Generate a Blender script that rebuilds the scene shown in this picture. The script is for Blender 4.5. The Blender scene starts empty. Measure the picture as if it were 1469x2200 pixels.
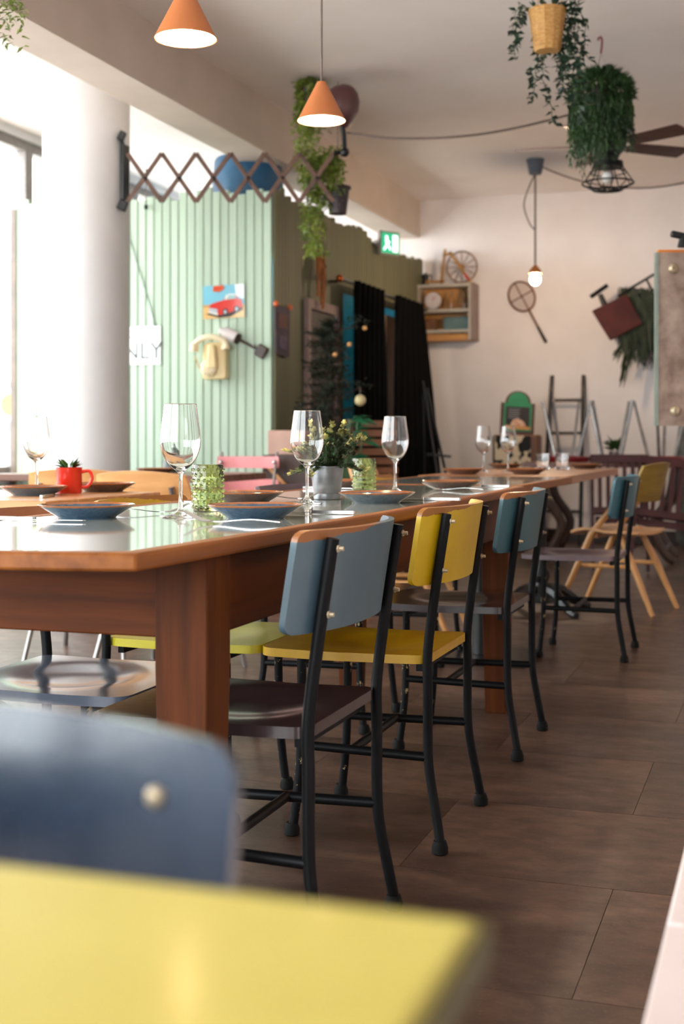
import bpy, bmesh, math, random
from mathutils import Vector, Matrix, Euler
random.seed(7)
scene = bpy.context.scene
COL = scene.collection
PI = math.pi
# ------------------------------------------------------------------ camera
FPX, CX, HY = 2800.0, 734.0, 948.0          # focal length in pixels of the 1469x2200 frame, principal column, horizon row
CAMZ = 0.925
TH = math.atan(945.0/2800.0)
SN, CS = math.sin(TH), math.cos(TH)
cam = bpy.data.cameras.new('camera'); camo = bpy.data.objects.new('camera', cam); COL.objects.link(camo)
camo.location = (0, 0, CAMZ); camo.rotation_euler = (PI/2, 0, TH)
cam.sensor_fit = 'AUTO'; cam.sensor_width = 36; cam.lens = FPX/2200*36
cam.shift_y = -(1100-HY)/2200.0; cam.clip_start = 0.02; cam.clip_end = 200
cam.dof.use_dof = True; cam.dof.focus_distance = 2.85; cam.dof.aperture_fstop = 4.4
scene.camera = camo
# ------------------------------------------------------------------ world, exposure
scene.view_settings.view_transform = 'Standard'; scene.view_settings.look = 'None'
scene.view_settings.gamma = 1; scene.view_settings.use_curve_mapping = False
scene.view_settings.exposure = 0.38
w = bpy.data.worlds.new('overcast_sky'); scene.world = w; w.use_nodes = True
wn = w.node_tree.nodes; wl = w.node_tree.links
bg = wn['Background']
SKY = 10.0
bg.inputs['Color'].default_value = (0.93, 0.96, 1.0, 1); bg.inputs['Strength'].default_value = SKY

def portal(name, loc, rot, sx, sy):
    l = bpy.data.lights.new(name, 'AREA'); l.shape = 'RECTANGLE'; l.size = sx; l.size_y = sy
    l.cycles.is_portal = True
    o = bpy.data.objects.new(name, l); COL.objects.link(o); o.location = loc; o.rotation_euler = rot
    return o
portal('window_portal', (-5.42, 5.0, 1.9), (0, -PI/2, 0), 2.5, 13.6)
portal('window_portal', (-2.6, -2.42, 1.75), (PI/2, 0, 0), 4.2, 2.4)

# ------------------------------------------------------------------ helpers
def at(px, py, D):
    L = (px-CX)/FPX*D
    return Vector((-D*SN+L*CS, D*CS+L*SN, CAMZ+(HY-py)/FPX*D))
def onZ(px, py, Z): return at(px, py, (CAMZ-Z)*FPX/(py-HY))
def onX(px, py, X): return at(px, py, X/(-SN+(px-CX)/FPX*CS))
def onY(px, py, Y): return at(px, py, Y/(CS+(px-CX)/FPX*SN))

def s2l(c):
    c /= 255.0
    return c/12.92 if c <= 0.04045 else ((c+0.055)/1.055)**2.4
def C(r, g, b): return (s2l(r), s2l(g), s2l(b), 1)

MATS = {}
def newmat(name):
    m = bpy.data.materials.new(name); m.use_nodes = True
    b = m.node_tree.nodes['Principled BSDF']
    return m, m.node_tree.nodes, m.node_tree.links, b
def N(nodes, typ, **kw):
    n = nodes.new(typ)
    for k, v in kw.items():
        if k in n.inputs: n.inputs[k].default_value = v
        else: setattr(n, k, v)
    return n
def mixc(nodes, links, fac, a, b):
    n = nodes.new('ShaderNodeMix'); n.data_type = 'RGBA'
    for sock, v in ((n.inputs[0], fac), (n.inputs[6], a), (n.inputs[7], b)):
        if isinstance(v, (tuple, float, int)): sock.default_value = v
        else: links.new(v, sock)
    return n.outputs[2]
def ramp(nodes, links, src, p0, p1, c0=(0,0,0,1), c1=(1,1,1,1)):
    r = nodes.new('ShaderNodeValToRGB'); e = r.color_ramp.elements
    e[0].position = p0; e[0].color = c0; e[1].position = p1; e[1].color = c1
    links.new(src, r.inputs[0]); return r.outputs[0]
def coords(nodes, links, scale=(1,1,1), kind='Object'):
    tc = nodes.new('ShaderNodeTexCoord'); mp = nodes.new('ShaderNodeMapping'); mp.inputs['Scale'].default_value = scale
    links.new(tc.outputs[kind], mp.inputs[0]); return mp.outputs[0]
def noise(nodes, links, vec, scale, detail=4, rough=.55):
    n = N(nodes, 'ShaderNodeTexNoise', Scale=scale, Detail=detail, Roughness=rough); links.new(vec, n.inputs['Vector']); return n.outputs['Fac']
def bump(nodes, links, b, h, strength=.2, dist=.01):
    n = N(nodes, 'ShaderNodeBump', Strength=strength, Distance=dist); links.new(h, n.inputs['Height']); links.new(n.outputs[0], b.inputs['Normal'])

def mat(name, c1, c2=None, rough=.5, metal=0, scale=8, stretch=(1,1,1), bmp=0, coat=0, spec=None, trans=0, ior=1.45, kind='Object', lo=.3, hi=.7, vary=0):
    """noise-mottled surface"""
    if name in MATS: return MATS[name]
    m, n, l, b = newmat(name)
    b.inputs['Roughness'].default_value = rough; b.inputs['Metallic'].default_value = metal
    if coat: b.inputs['Coat Weight'].default_value = coat; b.inputs['Coat Roughness'].default_value = .08
    if spec is not None: b.inputs['Specular IOR Level'].default_value = spec
    if trans: b.inputs['Transmission Weight'].default_value = trans; b.inputs['IOR'].default_value = ior
    if c2 is None: c2 = tuple(x*.8 for x in c1[:3])+(1,)
    v = coords(n, l, stretch, kind); f = noise(n, l, v, scale)
    f2 = ramp(n, l, f, lo, hi)
    c = mixc(n, l, f2, c1, c2)
    if vary:
        oi = n.new('ShaderNodeObjectInfo')
        hs = N(n, 'ShaderNodeHueSaturation'); mr = N(n, 'ShaderNodeMapRange'); mr.inputs[3].default_value = 1-vary; mr.inputs[4].default_value = 1+vary
        l.new(oi.outputs['Random'], mr.inputs[0]); l.new(mr.outputs[0], hs.inputs['Value']); l.new(c, hs.inputs['Color']); c = hs.outputs[0]
    l.new(c, b.inputs['Base Color'])
    if bmp: bump(n, l, b, f, bmp)
    MATS[name] = m; return m

def wood(name, c1, c2, rough=.45, axis=0, scale=6, bmp=.1, coat=0, kind='Object', vary=0, spec=None):
    st = [14, 14, 14]; st[axis] = 1.0
    return mat(name, c1, c2, rough, scale=scale/3, stretch=tuple(st), bmp=bmp, coat=coat, kind=kind, lo=.3, hi=.72, vary=vary, spec=spec)

def painted(name, paint, paint2, under, rough=.35, topz=None, coat=.3, wear=.74, spec=.5, cs=55):
    """paint with chips; topz: along the top edge at the one end the paint has worn to bare wood"""
    if name in MATS: return MATS[name]
    m, n, l, b = newmat(name)
    b.inputs['Roughness'].default_value = rough
    b.inputs['Coat Weight'].default_value = coat; b.inputs['Coat Roughness'].default_value = .15; b.inputs['Specular IOR Level'].default_value = spec
    v = coords(n, l, (1,1,1)); f = noise(n, l, v, 7); c = mixc(n, l, ramp(n, l, f, .3, .7), paint, paint2)
    ch = noise(n, l, v, cs, 5, .7); chip = ramp(n, l, ch, wear, wear+.02)
    c = mixc(n, l, chip, c, under)
    if topz is not None:
        sp = n.new('ShaderNodeSeparateXYZ'); l.new(v, sp.inputs[0])
        nz = noise(n, l, v, 18, 5, .7)
        a = N(n, 'ShaderNodeMath', operation='MULTIPLY_ADD'); l.new(nz, a.inputs[0]); a.inputs[1].default_value = .022; l.new(sp.outputs[2], a.inputs[2])
        x = N(n, 'ShaderNodeMath', operation='MULTIPLY_ADD'); l.new(sp.outputs[0], x.inputs[0]); x.inputs[1].default_value = -.08; l.new(a.outputs[0], x.inputs[2])
        g = N(n, 'ShaderNodeMath', operation='GREATER_THAN'); l.new(x.outputs[0], g.inputs[0]); g.inputs[1].default_value = topz
        c = mixc(n, l, g.outputs[0], c, under)
    l.new(c, b.inputs['Base Color'])
    bump(n, l, b, ch, .06, .004)
    MATS[name] = m; return m

def glassm(name, col=(1,1,1,1), rough=0.0, ior=1.45):
    if name in MATS: return MATS[name]
    m, n, l, b = newmat(name)
    v = coords(n, l); f = noise(n, l, v, 30)
    c = mixc(n, l, f, col, tuple(x*.97 for x in col[:3])+(1,)); l.new(c, b.inputs['Base Color'])
    b.inputs['Transmission Weight'].default_value = 1; b.inputs['Roughness'].default_value = rough; b.inputs['IOR'].default_value = ior
    MATS[name] = m; return m
def pane_mat():
    if 'pane' in MATS: return MATS['pane']
    m, n, l, b = newmat('window_glass')
    tr = N(n, 'ShaderNodeBsdfTransparent'); tr.inputs[0].default_value = (.96,.98,.97,1)
    gl = N(n, 'ShaderNodeBsdfGlossy', Roughness=.02); lw = N(n, 'ShaderNodeLayerWeight', Blend=.25); fr = N(n, 'ShaderNodeMath', operation='MULTIPLY'); fr.inputs[1].default_value = .35
    l.new(lw.outputs['Facing'], fr.inputs[0]); mx = n.new('ShaderNodeMixShader')
    l.new(fr.outputs[0], mx.inputs[0]); l.new(tr.outputs[0], mx.inputs[1]); l.new(gl.outputs[0], mx.inputs[2])
    l.new(mx.outputs[0], n['Material Output'].inputs[0]); MATS['pane'] = m; return m
def emit(name, col, strength):
    if name in MATS: return MATS[name]
    m, n, l, b = newmat(name)
    b.inputs['Base Color'].default_value = col; b.inputs['Emission Color'].default_value = col; b.inputs['Emission Strength'].default_value = strength
    MATS[name] = m; return m

class MB:
    def __init__(s): s.v = []; s.f = []; s.m = []; s.M = Matrix.Identity(4); s.weld = False
    def add(s, vs, fs, m=0):
        o = len(s.v); s.v += [tuple(s.M @ Vector(p)) for p in vs]; s.f += [tuple(i+o for i in f) for f in fs]; s.m += [m]*len(fs); return s
    def box(s, x0, x1, y0, y1, z0, z1, m=0):
        v = [(x0,y0,z0),(x1,y0,z0),(x1,y1,z0),(x0,y1,z0),(x0,y0,z1),(x1,y0,z1),(x1,y1,z1),(x0,y1,z1)]
        return s.add(v, [(0,3,2,1),(4,5,6,7),(0,1,5,4),(1,2,6,5),(2,3,7,6),(3,0,4,7)], m)
    def bar(s, a, b, w, h, m=0, up=(0,0,1)):
        a = Vector(a); b = Vector(b); d = (b-a).normalized(); u = Vector(up)
        if abs(d.dot(u)) > .98: u = Vector((1,0,0))
        r = d.cross(u).normalized(); u = r.cross(d)
        v = []
        for p in (a, b):
            for sx, sy in ((-1,-1),(1,-1),(1,1),(-1,1)): v.append(p+r*sx*w/2+u*sy*h/2)
        return s.add(v, [(0,1,2,3),(7,6,5,4),(0,4,5,1),(1,5,6,2),(2,6,7,3),(3,7,4,0)], m)
    def tube(s, path, r, seg=10, m=0, cap=True):
        path = [Vector(p) for p in path]; n = len(path); rs = r if isinstance(r, (list, tuple)) else [r]*n
        vs = []; fs = []; ref = None
        for i, p in enumerate(path):
            d = (path[min(i+1,n-1)]-path[max(i-1,0)]).normalized()
            if ref is None:
                ref = d.cross(Vector((0,0,1)) if abs(d.z) < .9 else Vector((1,0,0))).normalized()
            ref = (ref-d*ref.dot(d)).normalized(); q = d.cross(ref)
            for k in range(seg):
                a = 2*PI*k/seg; vs.append(p+(ref*math.cos(a)+q*math.sin(a))*rs[i])
        for i in range(n-1):
            for k in range(seg):
                a = i*seg+k; b = i*seg+(k+1)%seg; fs.append((a, b, b+seg, a+seg))
        if cap: fs.append(tuple(range(seg-1,-1,-1))); fs.append(tuple(range((n-1)*seg, n*seg)))
        return s.add(vs, fs, m)
    def lathe(s, prof, seg=24, m=0, c=(0,0,0), closed=False):
        vs = []; fs = []; n = len(prof)
        if any(r < 1e-5 for r, z in prof): s.weld = True
        for r, z in prof:
            for k in range(seg):
                a = 2*PI*k/seg; vs.append((c[0]+r*math.cos(a), c[1]+r*math.sin(a), c[2]+z))
        rng = n if closed else n-1
        for i in range(rng):
            j = (i+1) % n
            for k in range(seg):
                k2 = (k+1) % seg; fs.append((i*seg+k, i*seg+k2, j*seg+k2, j*seg+k))
        if not closed:
            if prof[0][0] > 1e-5: fs.append(tuple(range(seg-1,-1,-1)))
            if prof[-1][0] > 1e-5: fs.append(tuple(range((n-1)*seg, n*seg)))
        return s.add(vs, fs, m)
    def prism(s, out, z0, z1, m=0):
        n = len(out); v = [(x,y,z0) for x,y in out]+[(x,y,z1) for x,y in out]
        return s.add(v, [tuple(range(n-1,-1,-1)), tuple(range(n,2*n))]+[(i,(i+1)%n,n+(i+1)%n,n+i) for i in range(n)], m)
    def sphere(s, c, r, seg=12, rings=8, m=0, sc=(1,1,1)):
        vs = [(c[0], c[1], c[2]-r*sc[2])]; fs = []
        for i in range(1, rings):
            t = -PI/2+PI*i/rings
            for k in range(seg):
                a = 2*PI*k/seg; vs.append((c[0]+r*sc[0]*math.cos(t)*math.cos(a), c[1]+r*sc[1]*math.cos(t)*math.sin(a), c[2]+r*sc[2]*math.sin(t)))
        vs.append((c[0], c[1], c[2]+r*sc[2])); L = len(vs)-1
        for k in range(seg):
            fs.append((0, 1+(k+1)%seg, 1+k)); fs.append((L, L-seg+k, L-seg+(k+1)%seg))
        for i in range(rings-2):
            for k in range(seg):
                a = 1+i*seg+k; b = 1+i*seg+(k+1)%seg; fs.append((a, b, b+seg, a+seg))
        return s.add(vs, fs, m)
    def torus(s, c, R, r, seg=24, rs=8, m=0, arc=2*PI):
        pts = []
        vs = []; fs = []
        for i in range(seg):
            a = 2*PI*i/seg
            for k in range(rs):
                b = 2*PI*k/rs; q = R+r*math.cos(b); vs.append((c[0]+q*math.cos(a), c[1]+q*math.sin(a), c[2]+r*math.sin(b)))
        for i in range(seg):
            for k in range(rs):
                fs.append((i*rs+k, ((i+1)%seg)*rs+k, ((i+1)%seg)*rs+(k+1)%rs, i*rs+(k+1)%rs))
        return s.add(vs, fs, m)
    def slab(s, fn, nu, nv, th, m=0, a=.08, corner=None):
        """closed sheet: fn(u,v)->(point, normal) for u,v in -1..1, thickness th along -normal"""
        vs = []; fs = []
        for side in (0, 1):
            for j in range(nv+1):
                for i in range(nu+1):
                    u = -1+2*i/nu; v = -1+2*j/nv
                    uu = u*math.sqrt(1-a*v*v); vv = v*math.sqrt(1-a*u*u)
                    if corner:
                        uu, vv = u, v; ru, rv_ = corner; du = (abs(u)-1+ru)/ru; dv = (abs(v)-1+rv_)/rv_
                        if du > 0 and dv > 0:
                            uu = math.copysign(1-ru+ru*du*math.sqrt(1-dv*dv/2), u); vv = math.copysign(1-rv_+rv_*dv*math.sqrt(1-du*du/2), v)
                    p, nn = fn(uu, vv); vs.append(Vector(p)-Vector(nn)*th*side)
        K = (nu+1)*(nv+1); W = nu+1
        for j in range(nv):
            for i in range(nu):
                q = j*W+i; fs.append((q, q+1, q+W+1, q+W)); fs.append((K+q, K+q+W, K+q+W+1, K+q+1))
        edge = [i for i in range(W)]+[j*W+nu for j in range(1,nv+1)]+[nv*W+i for i in range(nu-1,-1,-1)]+[j*W for j in range(nv-1,0,-1)]
        for q in range(len(edge)):
            x = edge[q]; y = edge[(q+1)%len(edge)]; fs.append((y, x, K+x, K+y))
        return s.add(vs, fs, m)
    def leaf(s, p, d, size, width=.5, fold=.12, m=0):
        p = Vector(p); d = Vector(d).normalized()
        r = d.cross(Vector((random.uniform(-.5,.5), random.uniform(-.5,.5), 1))).normalized(); n = r.cross(d)
        w = size*width*.5
        v = [p, p+d*size*.45+r*w+n*size*fold, p+d*size, p+d*size*.45-r*w+n*size*fold, p+d*size*.5]
        return s.add(v, [(0,1,4),(1,2,4),(2,3,4),(3,0,4)], m)
    def mesh(s, name, mats, smooth=40):
        me = bpy.data.meshes.new(name); me.from_pydata(s.v, [], s.f)
        if not isinstance(mats, (list, tuple)): mats = [mats]
        for m in mats: me.materials.append(m)
        if len(mats) > 1: me.polygons.foreach_set('material_index', s.m)
        bm = bmesh.new(); bm.from_mesh(me)
        if s.weld: bmesh.ops.remove_doubles(bm, verts=bm.verts, dist=1e-6)
        bmesh.ops.recalc_face_normals(bm, faces=bm.faces); bm.to_mesh(me); bm.free()
        if smooth:
            me.polygons.foreach_set('use_smooth', [True]*len(me.polygons)); me.set_sharp_from_angle(angle=math.radians(smooth))
        me.update(); return me
    def build(s, name, mats, parent=None, loc=None, rot=None, smooth=40, bev=0, kind=None, label=None, seg=2):
        o = bpy.data.objects.new(name, s.mesh(name, mats, smooth)); COL.objects.link(o)
        if parent: o.parent = parent
        if loc is not None: o.location = loc
        if rot is not None: o.rotation_euler = rot
        if bev:
            b = o.modifiers.new('bevel', 'BEVEL'); b.width = bev; b.segments = seg; b.limit_method = 'ANGLE'; b.angle_limit = math.radians(40)
            b.harden_normals = False
        if kind: o['kind'] = kind
        if label: o['label'] = label
        return o
def tag(o, label, cat, group=None, kind=None):
    o['label'] = label; o['category'] = cat
    if group: o['group'] = group
    if kind: o['kind'] = kind
    return o
def thing(name, label, cat, loc=(0,0,0), rz=0, group=None, rot=None):
    o = bpy.data.objects.new(name, None); COL.objects.link(o); o.empty_display_size = .1
    o.location = loc; o.rotation_euler = rot if rot is not None else (0,0,rz)
    return tag(o, label, cat, group)
def share(name, me, parent=None, loc=(0,0,0), rot=(0,0,0), sc=(1,1,1)):
    o = bpy.data.objects.new(name, me); COL.objects.link(o)
    if parent: o.parent = parent
    o.location = loc; o.rotation_euler = rot; o.scale = sc; return o
def copy_tree(o, parent=None):
    c = o.copy(); COL.objects.link(c)
    if parent: c.parent = parent
    for ch in [x for x in list(bpy.data.objects) if x.parent == o]: copy_tree(ch, c)
    return c
def text_part(name, body, size, m, parent, M, depth=.0008, label=None):
    cu = bpy.data.curves.new(name, 'FONT'); cu.body = body; cu.size = size; cu.extrude = depth; cu.align_x = 'CENTER'; cu.align_y = 'CENTER'
    t = bpy.data.objects.new(name+'_tmp', cu); COL.objects.link(t); bpy.context.view_layer.update()
    me = bpy.data.meshes.new_from_object(t.evaluated_get(bpy.context.evaluated_depsgraph_get()))
    bpy.data.objects.remove(t); bpy.data.curves.remove(cu)
    me.materials.clear(); me.materials.append(m)
    o = bpy.data.objects.new(name, me); COL.objects.link(o)
    if parent: o.parent = parent
    o.matrix_local = M
    if label: o['label'] = label
    return o
def smoothpath(pts, n=6):
    """Catmull-Rom through points"""
    P = [Vector(p) for p in pts]; out = []
    for i in range(len(P)-1):
        a = P[max(i-1,0)]; b = P[i]; c = P[i+1]; d = P[min(i+2,len(P)-1)]
        for k in range(n):
            t = k/n; out.append(.5*((2*b)+(c-a)*t+(2*a-5*b+4*c-d)*t*t+(3*b-a-3*c+d)*t**3))
    out.append(P[-1]); return out
def sag(a, b, drop, n=16):
    a = Vector(a); b = Vector(b)
    return [a.lerp(b, i/n)-Vector((0,0,drop*4*(i/n)*(1-i/n))) for i in range(n+1)]

# ------------------------------------------------------------------ materials
white_wall = mat('warm_white_plaster', C(237,229,227), C(229,220,217), .75, scale=3, bmp=.05)
bay_white = mat('bright_white_plaster', C(216,213,212), C(208,205,204), .7, scale=3, bmp=.04)
ceil_m = mat('ceiling_plaster', C(240,230,225), C(234,223,217), .8, scale=2, bmp=.05)
floor_base = mat('floor_grout', C(38,30,26), C(30,24,20), .6, scale=20)
black_steel = mat('black_painted_steel', C(22,22,24), C(12,12,13), .38, .0, scale=30, coat=.2)
black_iron = mat('black_cast_iron', C(20,20,22), C(10,10,11), .42, .2, scale=40, bmp=.1)
rubber = mat('black_rubber', C(9,9,9), C(6,6,6), .7, scale=30, spec=.2)
steel = mat('brushed_steel', C(200,198,196), C(180,178,176), .22, 1, scale=40)
steel_tube = mat('grey_steel_tube', C(170,164,160), C(140,136,134), .35, .9, scale=20)
galv = mat('galvanised_metal', C(150,152,156), C(130,132,138), .36, .95, scale=5, stretch=(1,1,8))
table_wood = wood('table_orange_wood', C(152,90,38), C(112,60,20), .5, axis=1, scale=7, spec=.3)
apron_wood = wood('table_apron_wood', C(100,49,14), C(68,30,7), .55, axis=1, scale=7, spec=.15)
apron_wood_x = wood('table_apron_wood_cross', C(100,49,14), C(68,30,7), .55, axis=0, scale=7, spec=.15)
leg_wood = wood('table_leg_wood', C(98,49,14), C(64,29,7), .55, axis=2, scale=7, spec=.15)
butcher = wood('butcher_block_wood', C(176,112,62), C(150,88,44), .4, axis=1, scale=7, coat=.2, vary=.12)
pale_wood = wood('pale_beech_wood', C(206,152,92), C(178,120,66), .4, axis=2, scale=6, coat=.2)
ply = wood('plywood_tan', C(214,160,104), C(192,136,82), .4, axis=0, scale=6, coat=.2)
dark_wood = wood('dark_brown_wood', C(70,42,28), C(40,24,16), .45, axis=2, scale=6)
brown_wood = wood('brown_lattice_wood', C(104,70,52), C(72,46,34), .5, axis=0, scale=6)
crate_wood = wood('crate_wood', C(140,84,48), C(96,54,30), .55, axis=0, scale=6)
glass_top = mat('grey_green_glass_top', C(186,194,186), C(176,184,176), .05, scale=4, coat=.6)
glass = glassm('clear_glass')
green_glass = glassm('green_pressed_glass', C(210,218,172), .08)
leaf_dark = mat('dark_green_leaf', C(54,86,40), C(26,46,24), .5, scale=9)
leaf_mid = mat('mid_green_leaf', C(64,100,44), C(34,62,28), .5, scale=9)
leaf_bright = mat('bright_green_leaf', C(138,150,58), C(88,108,42), .5, scale=9)
# ================================================================== THE SETTING
X0, X1, Y0, Y1, ZC = -5.30, 3.0, -2.3, 12.0, 3.216
def struct(name, mb, m, parent=None, smooth=40, bev=0):
    o = mb.build(name, m, parent, smooth=smooth, bev=bev)
    if parent is None: o['kind'] = 'structure'
    return o
floor = struct('floor', MB().box(X0-.2, X1+.2, Y0-.2, Y1+.2, -.12, -.004), floor_base)
# vinyl floor tiles, each its own slightly different piece
def tile_material():
    m, n, l, b = newmat('brown_stone_vinyl_tile')
    v = coords(n, l, (1.0,1.7,1)); oi = n.new('ShaderNodeObjectInfo')
    ad = N(n, 'ShaderNodeVectorMath', operation='ADD'); cm = n.new('ShaderNodeCombineXYZ')
    ml = N(n, 'ShaderNodeMath', operation='MULTIPLY'); ml.inputs[1].default_value = 60; l.new(oi.outputs['Random'], ml.inputs[0])
    for k in range(3): l.new(ml.outputs[0], cm.inputs[k])
    l.new(v, ad.inputs[0]); l.new(cm.outputs[0], ad.inputs[1]); vv = ad.outputs[0]
    f1 = noise(n, l, vv, 1.8, 6, .62); f2 = noise(n, l, vv, 9, 6, .7)
    c = mixc(n, l, ramp(n, l, f1, .4, .62), C(64,44,35), C(108,82,67))
    c = mixc(n, l, ramp(n, l, f2, .35, .75), c, C(56,39,32))
    sp = noise(n, l, vv, 130, 2, .5); c = mixc(n, l, ramp(n, l, sp, .6, .78), c, C(112,86,70))
    hs = N(n, 'ShaderNodeHueSaturation'); mr = N(n, 'ShaderNodeMapRange'); mr.inputs[3].default_value = .8; mr.inputs[4].default_value = 1.15
    l.new(oi.outputs['Random'], mr.inputs[0]); l.new(mr.outputs[0], hs.inputs['Value']); l.new(c, hs.inputs['Color']); l.new(hs.outputs[0], b.inputs['Base Color'])
    l.new(ramp(n, l, f2, .2, .8, (.26,)*3+(1,), (.44,)*3+(1,)), b.inputs['Roughness'])
    bump(n, l, b, f2, .08, .003); return m
tile_m = tile_material()
TW, TL = .56, .92
tme = MB().box(-TL/2+.0007, TL/2-.0007, -TW/2+.0014, TW/2-.0014, -.0045, 0).mesh('tile', tile_m, 0)
ty = 2.168-8*TW; row = 0
while ty < Y1+.3:
    tx = -.33-7*TL+[0,.46,-.02,.44][row%4]; row += 1
    while tx < X1+.5:
        share('tile', tme, floor, (tx+TL/2, ty+TW/2, 0), (0, 0, 0))
        tx += TL
    ty += TW
struct('ceiling', MB().box(X0-.2, X1+.2, Y0-.2, Y1+.2, ZC, ZC+.15), ceil_m)
struct('wall_back', MB().box(X0-.2, X1+.2, Y1, Y1+.2, -.1, ZC+.1), white_wall)
struct('wall_right', MB().box(X1, X1+.2, Y0-.2, Y1, -.1, ZC+.1), white_wall)
struct('baseboard_back', MB().box(-3.2, X1, Y1-.018, Y1, 0, .12), mat('dark_baseboard', C(46,34,30), C(34,26,22), .5), bev=.004)
struct('trim_1', MB().box(-3.56, -3.27, Y0, Y1, 2.86, ZC+.02), mat('beam_plaster', C(214,198,184), C(200,184,170), .8, scale=2, bmp=.05), bev=.006)
# round column
struct('column', MB().lathe([(.272,0),(.272,ZC+.02)], 64, c=(-4.17,7.30,0)), bay_white)
# left window wall
SILL = .66
struct('wall_left', MB().box(X0-.2, X0, Y0, Y1, -.1, SILL).box(X0-.2, X0, Y0, Y1, 3.16, ZC+.05), bay_white)
struct('trim_2', MB().box(X0-.02, X0+.22, Y0, Y1, SILL, SILL+.03), wood('sill_wood', C(206,170,126), C(184,146,102), .4, axis=1, coat=.2), bev=.005)
frame_m = mat('dark_window_frame', C(140,131,127), C(124,116,112), .5, scale=20)
edges = [Y0, -1.7, 0, 1.7, 3.4, 5.1, 6.8, 8.5, 10.2, 11.9]
for i in range(len(edges)-1):
    a, b = edges[i], edges[i+1]
    w_ = thing('window_%d' % (i+1), '', '', (0,0,0)); del w_['label'], w_['category']; w_['kind'] = 'structure'
    fr = MB()
    fr.box(X0-.12, X0-.04, a, a+.05, SILL+.03, 3.16); fr.box(X0-.12, X0-.04, b-.05, b, SILL+.03, 3.16)
    fr.box(X0-.12, X0-.04, a+.05, b-.05, SILL+.03, SILL+.08); fr.box(X0-.12, X0-.04, a+.05, b-.05, 3.09, 3.16)
    fr.build('window_frame', frame_m, w_)
    MB().box(X0-.085, X0-.077, a+.05, b-.05, SILL+.08, 3.09).build('pane', pane_mat(), w_, smooth=0)
# front wall behind the camera with an unseen shop window, added for frontal light
struct('wall_front', MB().box(X0-.2, -4.7, Y0-.2, Y0, -.1, ZC+.05).box(-.5, X1+.2, Y0-.2, Y0, -.1, ZC+.05).box(-4.7, -.5, Y0-.2, Y0, -.1, .55).box(-4.7, -.5, Y0-.2, Y0, 2.95, ZC+.05), white_wall)
w_ = bpy.data.objects.new('window_20', None); COL.objects.link(w_); w_['kind'] = 'structure'
fr = MB()
for x in (-4.68, -3.3, -1.9, -.52): fr.box(x-.03, x+.03, Y0-.14, Y0-.06, .57, 2.93)
fr.box(-4.7, -.5, Y0-.14, Y0-.06, .55, .61).box(-4.7, -.5, Y0-.14, Y0-.06, 2.89, 2.95)
fr.build('window_frame', frame_m, w_)
for a, b in ((-4.65,-3.33),(-3.27,-1.93),(-1.87,-.55)): MB().box(a, b, Y0-.104, Y0-.096, .61, 2.89).build('pane', pane_mat(), w_, smooth=0)
# street outside
struct('pavement', MB().box(-40, X0-.2, -25, 40, -.3, -.15), mat('pavement_stone', C(232,229,225), C(222,219,215), .8, scale=3))
def facade(y0, y1, h, m, label):
    t = thing('street_building', label, 'building', (-17, (y0+y1)/2, -.15))
    w2 = (y1-y0)/2
    MB().box(-1, 0, -w2, w2, 0, h).build('wall', m, t)
    sill = mat('stone_sill', C(180,150,140), C(160,130,120), .7)
    pane = mat('dark_pane', C(120,126,134), C(90,96,104), .1, scale=1)
    nz = int(h/3)
    for k in range(nz):
        MB().box(0, .12, -w2, w2, 3*k+2.75, 3*k+3.0).build('ledge', sill, t)
        y = -w2+1
        while y < w2-1:
            f = MB().box(0, .05, y, y+1.3, 3*k+.8, 3*k+2.4).build('window', bay_white, t)
            MB().box(.05, .06, y+.08, y+1.22, 3*k+.88, 3*k+2.32).build('pane', pane, f, smooth=0); y += 2.4
facade(8, 22, 12, mat('pink_render', C(226,196,188), C(214,182,174), .8), 'pale pink rendered house across the street beyond the window')
facade(22.2, 38, 15, mat('cream_render', C(226,220,206), C(214,206,192), .8), 'tall cream house far down the street beyond the window')
t = thing('street_sign', 'round orange and white street sign outside the left window', 'street sign', (*onX(17, 870, -7.5)[:2], -.15))
zc = onX(17, 870, -7.5).z+.15
MB().tube([(0,0,0),(0,0,zc+.25)], .03).build('post', steel_tube, t)
fx = Matrix.Translation((0.06,-.05,zc)) @ Matrix.Rotation(PI/2, 4, 'X')
m1 = MB(); m1.M = fx; m1.lathe([(.16,-.01),(.16,.01)], 32); m1.build('plate', mat('sign_white', C(250,250,250), C(240,240,240), .4), t)
m1 = MB(); m1.M = fx; m1.lathe([(.115,.01),(.115,.016)], 32); m1.build('disc', mat('sign_orange', C(240,150,40), C(230,140,30), .4), t)

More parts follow.
